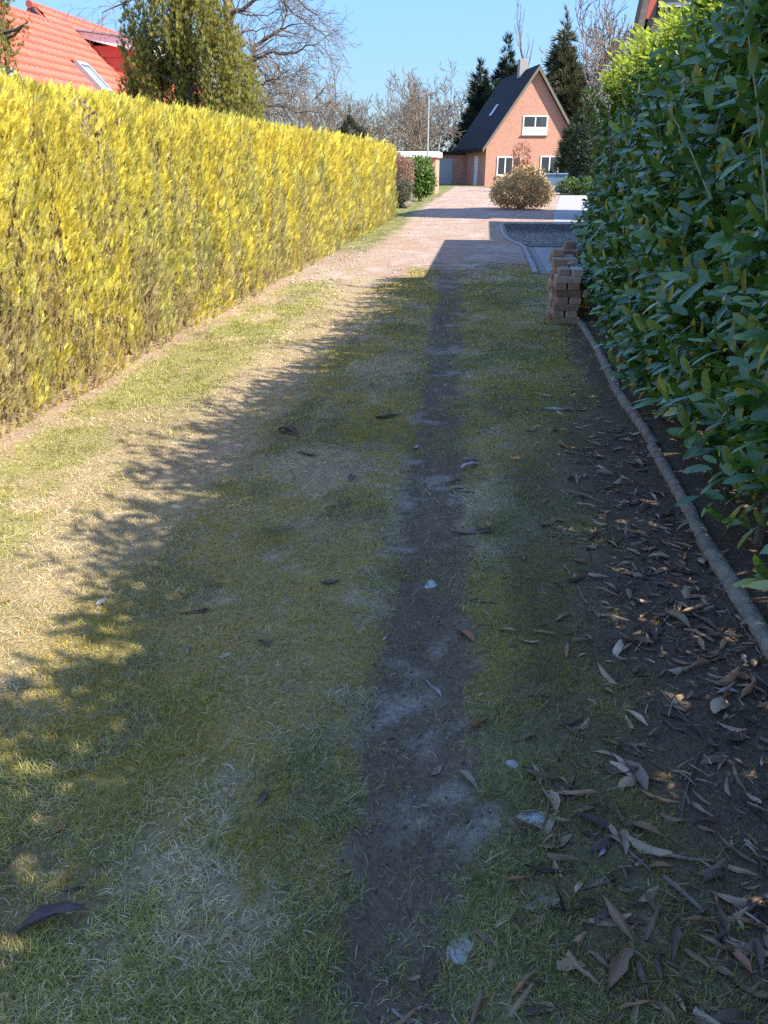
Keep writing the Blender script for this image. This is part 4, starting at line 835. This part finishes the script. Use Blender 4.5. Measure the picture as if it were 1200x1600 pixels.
def ell(px_, py_, D, wpx, hpx):
    P = at_y(px_, py_, D); k = D / 1240; return (P[0], D, P[2], wpx * k / 2, wpx * k / 2, hpx * k / 2)
shrub('brown_shrub', 'large tan brown winter shrub on the drive island before the house', (*ground_at(815, 326)[:2], 0), [ell(812, 298, 30.5, 88, 52), ell(824, 282, 30.5, 56, 44), ell(790, 304, 30.5, 48, 36), ell(842, 302, 30.5, 44, 42)], 9000, .085, [(.56, .4, .18), (.62, .46, .22), (.45, .32, .15), (.5, .4, .16)], stems=16)
shrub('red_shrub', 'reddish leafless shrub against the brick gable', (*at_y(812, 290, 52)[:2], 0), [ell(814, 250, 52, 30, 50), ell(816, 268, 52, 34, 34)], 1500, .12, [(.3, .13, .08), (.34, .18, .1)], stems=10)
shrub('grey_shrub', 'low grey green rounded shrub at the end of golden hedge', (*at_y(628, 322, 31)[:2], 0), [ell(630, 302, 31, 30, 42), ell(622, 308, 31, 24, 30)], 3500, .06, [(.09, .1, .055), (.06, .075, .04), (.14, .14, .09)])
shrub('pink_shrub', 'pinkish brown twiggy shrub behind the end of golden hedge', (*at_y(628, 318, 34)[:2], 0), [ell(630, 272, 34, 36, 52), ell(618, 252, 34, 24, 26)], 4200, .07, [(.36, .21, .15), (.3, .16, .12), (.26, .2, .12)], stems=14)
shrub('glossy_shrub', 'bright green glossy shrub beside the white roofed carport', (*at_y(655, 304, 37)[:2], 0), [ell(657, 268, 37, 42, 44), ell(654, 288, 37, 42, 38), ell(668, 284, 37, 26, 40)], 4500, .12, [(.1, .19, .035), (.14, .25, .045), (.06, .12, .025)])
shrub('dark_shrub', 'dark green shrub beside the right corner of the brick house', (*at_y(908, 300, 56)[:2], 0), [ell(908, 240, 56, 36, 90), ell(915, 270, 56, 44, 60)], 4000, .2, [(.02, .035, .018), (.035, .055, .025)])
shrub('low_hedge', 'low clipped green hedge right of the blue bins', (*at_y(905, 302, 46)[:2], 0), [ell(890, 292, 46, 36, 26), ell(915, 292, 46, 40, 28), ell(940, 291, 46, 40, 30)], 4500, .13, [(.07, .12, .03), (.1, .16, .04)], 'hedge')
shrub('green_shrub', 'mid green garden shrub behind the far end of the laurel', (*at_y(955, 330, 27)[:2], 0), [ell(965, 270, 27, 60, 110), ell(975, 210, 27, 60, 90)], 5200, .11, [(.06, .11, .03), (.09, .15, .04), (.04, .08, .025)])
# stump and post by the hedge end
o = MB().tube([at_y(632, 322, 30.6), at_y(639, 316, 31.0), at_y(642, 304, 31.2)], [.12, .11, .09], 8).build('stump', M_bark, None, True); tag(o, 'short leaning wooden stump beside the grey green shrub', 'stump')
P = at_y(670, 150, 44); o = MB().tube([(P[0], 44, -.05), (P[0], 44, P[2])], [.05, .04], 8).build('lamp_post', M_metal); tag(o, 'slim pale metal pole standing before the distant bare trees', 'pole')

# ------------------------------------------------------------------ carport
a = at_y(612, 240, 45); b = at_y(682, 242, 46); root = thing('carport', 'brick carport with white flat roof edge beyond the hedge', 'carport', (a[0], 46, 0)); zt = a[2] + .12
MB().box(((a[0] + b[0]) / 2, 47.2, zt - .16), (b[0] - a[0] + .3, 4, .3), 0, .02).build('roof', M_white, root)
MB().box(((a[0] + b[0]) / 2, 47.3, (zt - .31) / 2 - .02), (b[0] - a[0], 3.4, zt - .31 + .04)).build('wall', M_hbrick, root)

# ------------------------------------------------------------------ brick house with steep dark roof
def brick_house():
    D = 66.0; A = at_y(757, 290, D); A = np.array([A[0], A[1], 0.0]); ang = math.radians(13.5); U = np.array([math.cos(ang), math.sin(ang), 0]); N = np.array([-math.sin(ang), math.cos(ang), 0]); Zv = np.array([0, 0, 1.0])
    Wd, Ld, EV, RG = 7.3, 10.6, 2.85, 7.95
    root = thing('brick_house', 'red brick house with steep dark roof and tall gable facing the drive', 'house', tuple(A))
    Q = lambda u, n, z: A + U * u + N * n + Zv * z
    wall = MB().prism([Q(0, 0, -.05), Q(Wd, 0, -.05), Q(Wd, 0, EV), Q(Wd / 2, 0, RG), Q(0, 0, EV)], N * Ld).build('wall', M_hbrick, root)
    k = (RG - EV) / (Wd / 2); t = .22; rf = None; ov = .35
    for s in (0, 1):
        e = -ov if s == 0 else Wd + ov; ez = EV - ov * k
        m = MB().prism([Q(e, -.3, ez + .05), Q(Wd / 2, -.3, RG + .05), Q(Wd / 2, -.3, RG + .05 + t * 1.5), Q(e, -.3, ez + .05 + t * 1.5)], N * (Ld + .6)); o = m.build('roof', M_roofdk, root); rf = rf or o
        MB().prism([Q(e, -.36, ez), Q(Wd / 2, -.36, RG), Q(Wd / 2, -.36, RG + .3), Q(e, -.36, ez + .3)], N * .05).build('barge_board', M_joint, o)
    MB().box(Q(Wd / 2 - .2, 3.6, RG + .45), (.65, .65, 1.3), ang, .02).build('chimney', M_kerb, rf)
    p0 = Q(1.35, 4.4, EV + 1.35 * k + .42); dn = U * 1 + Zv * k; dn /= np.linalg.norm(dn)
    MB().prism([p0, p0 + N * .8, p0 + N * .8 + dn * 1.0, p0 + dn * 1.0], np.cross(dn, N) * -.05 if np.cross(dn, N)[2] < 0 else np.cross(dn, N) * .05).build('roof_window', M_skyl, rf)
    def window(u, z, w_, h_, npan, panel=0.0, side=False):
        QQ = (lambda a_, b_, c_: Q(a_, b_, c_)) if not side else (lambda a_, b_, c_: Q(b_, a_, c_))
        fr_ = MB(); d = -.05; fw = .09
        def bx(u0, u1, z0, z1, d0, d1, mb): mb.prism([QQ(u0, d0, z0), QQ(u1, d0, z0), QQ(u1, d0, z1), QQ(u0, d0, z1)], (U if side else N) * (d1 - d0))
        bx(u, u + w_, z, z + fw, d, .02, fr_); bx(u, u + w_, z + h_ - fw, z + h_, d, .02, fr_)
        for i in range(npan + 1):
            uu = u + (w_ - fw) * i / npan; bx(uu, uu + fw, z + fw, z + h_ - fw, d, .02, fr_)
        o = fr_.build('window', M_white, root)
        for i in range(npan):
            uu = u + fw + (w_ - fw) * i / npan; g = MB(); bx(uu, uu + (w_ - fw) / npan - fw, z + fw + panel, z + h_ - fw, -.02, .01, g); g.build('pane', M_glass, o)
            if panel: g = MB(); bx(uu, uu + (w_ - fw) / npan - fw, z + fw, z + fw + panel - .03, -.03, .01, g); g.build('panel', M_white, o)
        g = MB(); bx(u - .08, u + w_ + .08, z - .1, z - .005, -.12, .01, g); g.build('sill', M_kerb, o)
    window(2.75, 3.65, 1.95, 1.3, 2, .45); window(.9, .75, 1.9, 1.35, 3); window(4.35, .55, 2.2, 1.6, 3)
    d = MB().prism([Q(-.06, 2.6, 0), Q(-.06, 3.7, 0), Q(-.06, 3.7, 2.15), Q(-.06, 2.6, 2.15)], U * .1).build('door', M_white, root); MB().prism([Q(-.1, 3.5, 1.0), Q(-.1, 3.6, 1.0), Q(-.1, 3.6, 1.12), Q(-.1, 3.5, 1.12)], U * .03).build('handle', M_metal, d)
    an = thing('garage_annexe', 'low flat roofed brick annexe with pale door left of the house', 'garage', tuple(Q(-1.5, 7.5, 0)))
    MB().prism([Q(-3.4, 7.2, -.05), Q(-.02, 7.2, -.05), Q(-.02, 7.2, 2.3), Q(-3.4, 7.2, 2.3)], N * 4).build('wall', M_hbrick, an); MB().prism([Q(-3.6, 7.0, 2.3), Q(-.4, 7.0, 2.3), Q(-.4, 7.0, 2.55), Q(-3.6, 7.0, 2.55)], N * 4.3).build('roof', M_roofdk, an)
    MB().prism([Q(-2.6, 7.12, 0), Q(-1.2, 7.12, 0), Q(-1.2, 7.12, 2.0), Q(-2.6, 7.12, 2.0)], N * .1).build('door', M_metal, an)
brick_house()
for i, (px_, lb) in enumerate(((860, 'blue wheeled bin standing next to the tan shrub'), (876, 'second blue wheeled bin beside the low green hedge'))):
    g = at_y(px_, 293, 47); root = thing('wheeled_bin', lb, 'bin', (g[0], 47, 0), 'blue bins before the brick house')
    MB().prism([(g[0] - .26, 46.72, .1), (g[0] + .26, 46.72, .1), (g[0] + .3, 46.66, 1.0), (g[0] - .3, 46.66, 1.0)], (0, .6, 0)).build('body', M_bin, root, False); MB().box((g[0], 46.97, 1.04), (.64, .72, .07), 0, .02).build('lid', M_bin, root)
    for s in (-1, 1): MB().tube([(g[0] + s * .27 - .03, 47.28, .1), (g[0] + s * .27 + .03, 47.28, .1)], .1, 12).build('wheel', M_rubber, root)

# ------------------------------------------------------------------ red roofed house behind the golden hedge
def red_house():
    k = 30 / 24; P = at_y(120, 80, 30); sl = math.radians(47); sx, sz = math.cos(sl), -math.sin(sl)           # downslope direction (towards +x)
    zr = CAM[2] + (5.5 - EYE) * k; xr = P[0] - (zr - P[2]) / math.tan(sl)                                       # main ridge
    root = thing('red_roofed_house', 'house with bright red pantile roof showing over the golden hedge', 'house', (xr, 34, 0))
    Y0, YS, Y1 = 14.0, 29.8, 43.0; EZ = 2.3; Ls = (zr - EZ) / math.sin(sl); xe = xr + Ls * math.cos(sl); zl = CAM[2] + (5.09 - EYE) * k; xl = P[0] - (zl - P[2]) / math.tan(sl)
    xb = xr - (zr - EZ) / math.tan(sl)
    MB().prism([(xb, YS + .1, -.05), (xe - .4, YS + .1, -.05), (xe - .4, YS + .1, EZ + .2), (xr, YS + .1, zr - .15), (xb, YS + .1, EZ)], (0, Y1 - YS - .2, 0)).build('wall', M_render, root)
    MB().prism([(xb + 1, Y0 + .2, -.05), (xe - .41, Y0 + .2, -.05), (xe - .41, Y0 + .2, EZ + .19), (xl, Y0 + .2, zl - .15), (xb + 1, Y0 + .2, EZ)], (0, YS - Y0 - .1, 0)).build('wall', M_render, root)
    n_ = np.array([math.sin(sl), 0, math.cos(sl)])
    deck = MB(); 
    def slab(ya, yb, xt, zt_, off=0.0): deck.prism([(xt, ya, zt_ - .1), (xt - (zt_ - EZ) / math.tan(sl) * .0, ya, zt_ - .02), (xe, ya, EZ - .02), (xe, ya, EZ - .12)], (0, yb - ya, 0))
    slab(YS, Y1, xr, zr); slab(Y0, YS - .01, xl, zl)
    deck.prism([(xr, YS, zr - .1), (xr, YS, zr - .0), (xb, YS, EZ), (xb, YS, EZ - .1)], (0, Y1 - YS, 0)); deck.prism([(xl, Y0, zl - .1), (xl, Y0, zl), (xb + .7, Y0, EZ), (xb + .7, Y0, EZ - .1)], (0, YS - Y0 - .01, 0))
    roof = deck.build('roof', M_tile2, root)
    # pantiles
    gw, gg = .30, .36; prof = [(-.5, .0), (-.3, .045), (-.1, .055), (.1, .02), (.3, -.012), (.5, 0)]
    tv = []; tf = []
    for (u, h) in prof: tv += [(0, u * gw, h + .03), (gg * 1.06, u * gw, h + .075), (gg * 1.06, u * gw, h + .02)]
    for i in range(5): a = i * 3; b = a + 3; tf += [(a, a + 1, b + 1, b), (a + 1, a + 2, b + 2, b + 1)]
    tv = np.array(tv); B = np.array([[sx, 0, n_[0]], [0, 1, 0], [sz, 0, n_[2]]]); tvw = tv @ B.T
    tm = mesh_np('roof_tile', tvw, np.array(tf), M_tile, None)
    pos = []
    cheek_y = 31.8
    for r_ in range(int(Ls / gg)):
        for c_ in range(int((Y1 - Y0) / gw)):
            yy = Y0 + (c_ + .5) * gw; s = r_ * gg; xx, zz = xr + s * sx, zr + s * sz
            if yy < YS and zz > zl: continue
            if zz < EZ - .1: continue
            pos.append((xx, yy, zz))
    pos = np.array(pos); px_, py_, dz_ = proj(pos)
    # behind the skylights and dormer no tiles
    def in_rect(p, ya, yb, za, zb): return (p[:, 1] > ya) & (p[:, 1] < yb) & (p[:, 2] > za) & (p[:, 2] < zb)
    cut = in_rect(pos, 28.3, 29.6, 3.75, 4.7) | in_rect(pos, 22.3, 23.3, 3.2, 3.95) | ((pos[:, 1] > cheek_y + .15) & (pos[:, 1] < 37) & (pos[:, 2] < 5.75) & (pos[:, 2] > 4.2)); pos, px_, py_, dz_ = pos[~cut], px_[~cut], py_[~cut], dz_[~cut]
    hedge_top = 125 + .184 * px_; vis = (px_ > 25) & (px_ < 200) & (py_ < hedge_top + 4) & (py_ > -10); sc_ = np.where(vis, 1 / dz_, 0); near = np.argsort(-sc_)[:300]; rest = np.ones(len(pos), bool); rest[near] = False
    for i in near: o = link('roof_tile', tm, roof); o.location = tuple(pos[i])
    pr = pos[rest]; V, F, C = inst(tvw, tf, np.repeat(np.eye(3)[None], len(pr), 0), pr, np.ones((len(pr), 3))); tag(link('roof_tiles', mesh_np('roof_tiles', V, F, M_tile2), roof), kind='stuff')
    for (ya, yb, xx, zz) in ((YS - .25, Y1, xr, zr), (Y0, YS, xl, zl)):
        rm = MB()
        for yy in np.arange(ya, yb - .2, .38): rm.tube([(xx, yy, zz + .0), (xx, yy + .41, zz + .02)], [.125, .105], 10)
        rm.build('ridge_tiles', M_tile2, roof)
    # gable peak above the lower roof
    MB().prism([(xr - 1.0, YS - .03, zr - 1.07), (xr + .9, YS - .03, zr - .97), (xr, YS - .03, zr - .1)], (0, .1, 0)).build('gable_panel', M_white, root)
    for s in (-1, 1): MB().prism([(xr, YS - .22, zr - .02), (xr + s * 1.15, YS - .22, zr - .02 - 1.15 * math.tan(sl)), (xr + s * 1.15, YS - .22, zr - .2 - 1.15 * math.tan(sl)), (xr, YS - .22, zr - .2)], (0, .18, 0)).build('barge_board', M_tile2 if s < 0 else M_dark, root)
    MB().prism([(xr - .25, YS - .06, zr - .75), (xr + .25, YS - .06, zr - .75), (xr + .25, YS - .06, zr - .45), (xr, YS - .06, zr - .3), (xr - .25, YS - .06, zr - .45)], (0, .02, 0)).build('gable_window', M_glass, root)
    # roof windows
    for (ya, yb, za, zb) in ((28.55, 29.4, 3.72, 4.6), (22.5, 23.2, 3.25, 3.85)):
        on = lambda yy, zz, o=0.0: np.array([xr + (zr - zz) / math.tan(sl), yy, zz]) + n_ * o
        w_ = MB()
        for (y0_, y1_, z0_, z1_) in ((ya, ya + .1, za, zb), (yb - .1, yb, za, zb), (ya + .1, yb - .1, za, za + .08), (ya + .1, yb - .1, zb - .1, zb)): w_.prism([on(y0_, z0_, .0), on(y1_, z0_, .0), on(y1_, z1_, .0), on(y0_, z1_, .0)], n_ * .17)
        o = w_.build('roof_window', M_metal, roof); g = MB(); g.prism([on(ya + .1, za + .08, .06), on(yb - .1, za + .08, .06), on(yb - .1, zb - .1, .06), on(ya + .1, zb - .1, .06)], n_ * .05); g.build('pane', M_skyl, o)
    # shed dormer: white deep fascia, red cheek
    tip = at_y(122, 54, cheek_y); end = at_y(203, 88, cheek_y - .0); zt = tip[2]; x0 = xr + (zr - zt) / math.tan(sl); x1 = x0 + 2.9; drop = .42
    dm = MB().prism([(x0 - .25, cheek_y - .25, zt + .12), (x1, cheek_y - .25, zt + .12 - drop), (x1, cheek_y - .25, zt - .36 - drop), (x0 + .12, cheek_y - .25, zt - .12)], (0, 5.2, 0)).build('dormer', M_white, root)
    MB().prism([(x0 - .35, cheek_y - .33, zt + .15), (x1 + .1, cheek_y - .33, zt + .15 - drop * 1.04), (x1 + .1, cheek_y - .33, zt + .21 - drop * 1.04), (x0 - .35, cheek_y - .33, zt + .21)], (0, 5.4, 0)).build('dormer_roof', M_metal, dm)
    zb = zt - .2 - drop; nrow = 5
    for r_ in range(nrow):
        xa0 = x0 + .35; xt = x1 - .35; za = zt - .25 - drop * .3 - r_ * .36; zb_ = za - .37; xs_a = xr + (zr - za) / math.tan(sl); xs_b = xr + (zr - zb_) / math.tan(sl)
        if xs_b > xt: break
        MB().prism([(xs_a + .02, cheek_y - .0 - .02 * 0, za), (xt, cheek_y, za), (xt, cheek_y - .05, zb_), (xs_b + .02, cheek_y - .05, zb_)], (0, .12, 0)).build('cheek_tile_row', M_tile2, dm)
    MB().prism([(x0 + .3, cheek_y + .1, zt - .3), (x1 - .4, cheek_y + .1, zt - .3 - drop), (x1 - .4, cheek_y + .1, zt - 2.1), (x0 + 1.9, cheek_y + .1, zt - 2.1)], (0, 4.6, 0)).build('dormer_wall', M_tile2, dm)
red_house()

# ------------------------------------------------------------------ weathered wooden house and flat garage behind the laurel
def wooden_house():
    Y = 24.0; a = at_y(983, 75, Y); b = at_y(999, 0, Y); d = (b - a) / (b[2] - a[2])
    E = a - d * (a[2] - 3.0); T = a + d * (6.2 - a[2]); W = 2 * (T[0] - E[0]) + 3.4
    root = thing('wooden_house', 'weathered wood clad gable with red tiled edge above the laurel hedge', 'house', (E[0] + W / 2, Y + 3, 0))
    xc = E[0] + W / 2
    prof = [(E[0] + .35, 0), (E[0] + W - .35, 0), (E[0] + W - .3, 3.0), (E[0] + W - (T[0] - E[0]) - .25, 6.0), (T[0] + .25, 6.0), (E[0] + .3, 3.0)]
    MB().prism([(x_, Y + .12, z_) for x_, z_ in prof], (1.0, 4, 0)).build('wall', M_dark, root)
    nx = int((W - .7) / .19)
    for i in range(nx):
        xa = E[0] + .36 + i * .19; xb_ = xa + .178
        def top(x_):
            return min(6.0, 3.0 + (x_ - E[0] - .36) / max(d[0], .05), 3.0 + (E[0] + W - .36 - x_) / max(d[0], .05)) if 0 < (x_ - E[0]) < W else 0
        z0_, z1_ = max(.1, top(xa)), max(.1, top(xb_))
        MB().prism([(xa, Y, .05), (xb_, Y, .05), (xb_, Y, z1_), (xa, Y, z0_)], (0, .1 + random.uniform(0, .02), 0)).build('plank', M_wood, root)
    r1 = MB().prism([(E[0] - .08, Y - .5, 3.0), (T[0] - .08, Y - .5, 6.2), (T[0] + .02, Y - .5, 6.2), (E[0] + .02, Y - .5, 3.0)], (1.2, 4.8, 0)).build('roof', M_dark, root)
    MB().prism([(E[0] + W - .02, Y - .5, 3.0), (E[0] + W - (T[0] - E[0]) - .02, Y - .5, 6.2), (E[0] + W - (T[0] - E[0]) + .08, Y - .5, 6.2), (E[0] + W + .08, Y - .5, 3.0)], (1.2, 4.8, 0)).build('roof', M_dark, root)
    MB().prism([(T[0] - .1, Y - .5, 6.2), (xc, Y - .5, 7.0), (E[0] + W - (T[0] - E[0]) + .1, Y - .5, 6.2), (xc, Y - .5, 6.8)], (1.2, 4.8, 0)).build('roof', M_dark, root)
    L1 = lambda o, z: (E[0] + o + d[0] * (z - 3.0))
    MB().prism([(L1(.03, 3), Y - .47, 3.0), (L1(.03, 6.1), Y - .47, 6.1), (L1(.19, 6.1), Y - .47, 6.1), (L1(.19, 3), Y - .47, 3.0)], (0, .06, 0)).build('barge_board', M_wood, r1)
    MB().prism([(L1(.2, 4.85), Y - .44, 4.85), (L1(.2, 6.1), Y - .44, 6.1), (L1(.6, 6.1), Y - .44, 6.1), (L1(.27, 4.85), Y - .44, 4.85)], (0, .05, 0)).build('tile_edge', M_tile2, r1)
    MB().prism([(L1(.28, 3), Y - .3, 3.0), (L1(.28, 6.1), Y - .3, 6.1), (L1(.42, 6.1), Y - .3, 6.1), (L1(.42, 3), Y - .3, 3.0)], (0, .06, 0)).build('barge_board', M_dark, r1)
    P = at_y(1037, 8, Y); f_ = MB().box((P[0] + .3, Y - .03, P[2] + .6), (.9, .1, 1.3)).build('window', M_white, root); MB().box((P[0] + .3, Y - .09, P[2] + .6), (.72, .04, 1.1)).build('pane', M_glass, f_)
    g = thing('flat_garage', 'low flat roofed wooden garage hidden behind the laurel hedge', 'garage', (4, 13.2, 0))
    MB().box((4.4, 13.25, 1.28), (3.8, 6.1, 2.66)).build('wall', M_wood, g); MB().box((4.4, 13.25, 2.74), (4.1, 6.4, .24), 0, .02).build('roof', M_dark, g); MB().box((4.4, 10.17, 1.05), (2.4, .08, 2.1), 0, .01).build('door', M_metal, g)
    MB().box((5.2, 19.45, 1.28), (3.5, 6.0, 2.66)).build('wall', M_wood, g); MB().box((5.2, 19.55, 2.74), (3.8, 6.1, .24), 0, .02).build('roof', M_dark, g)
wooden_house()
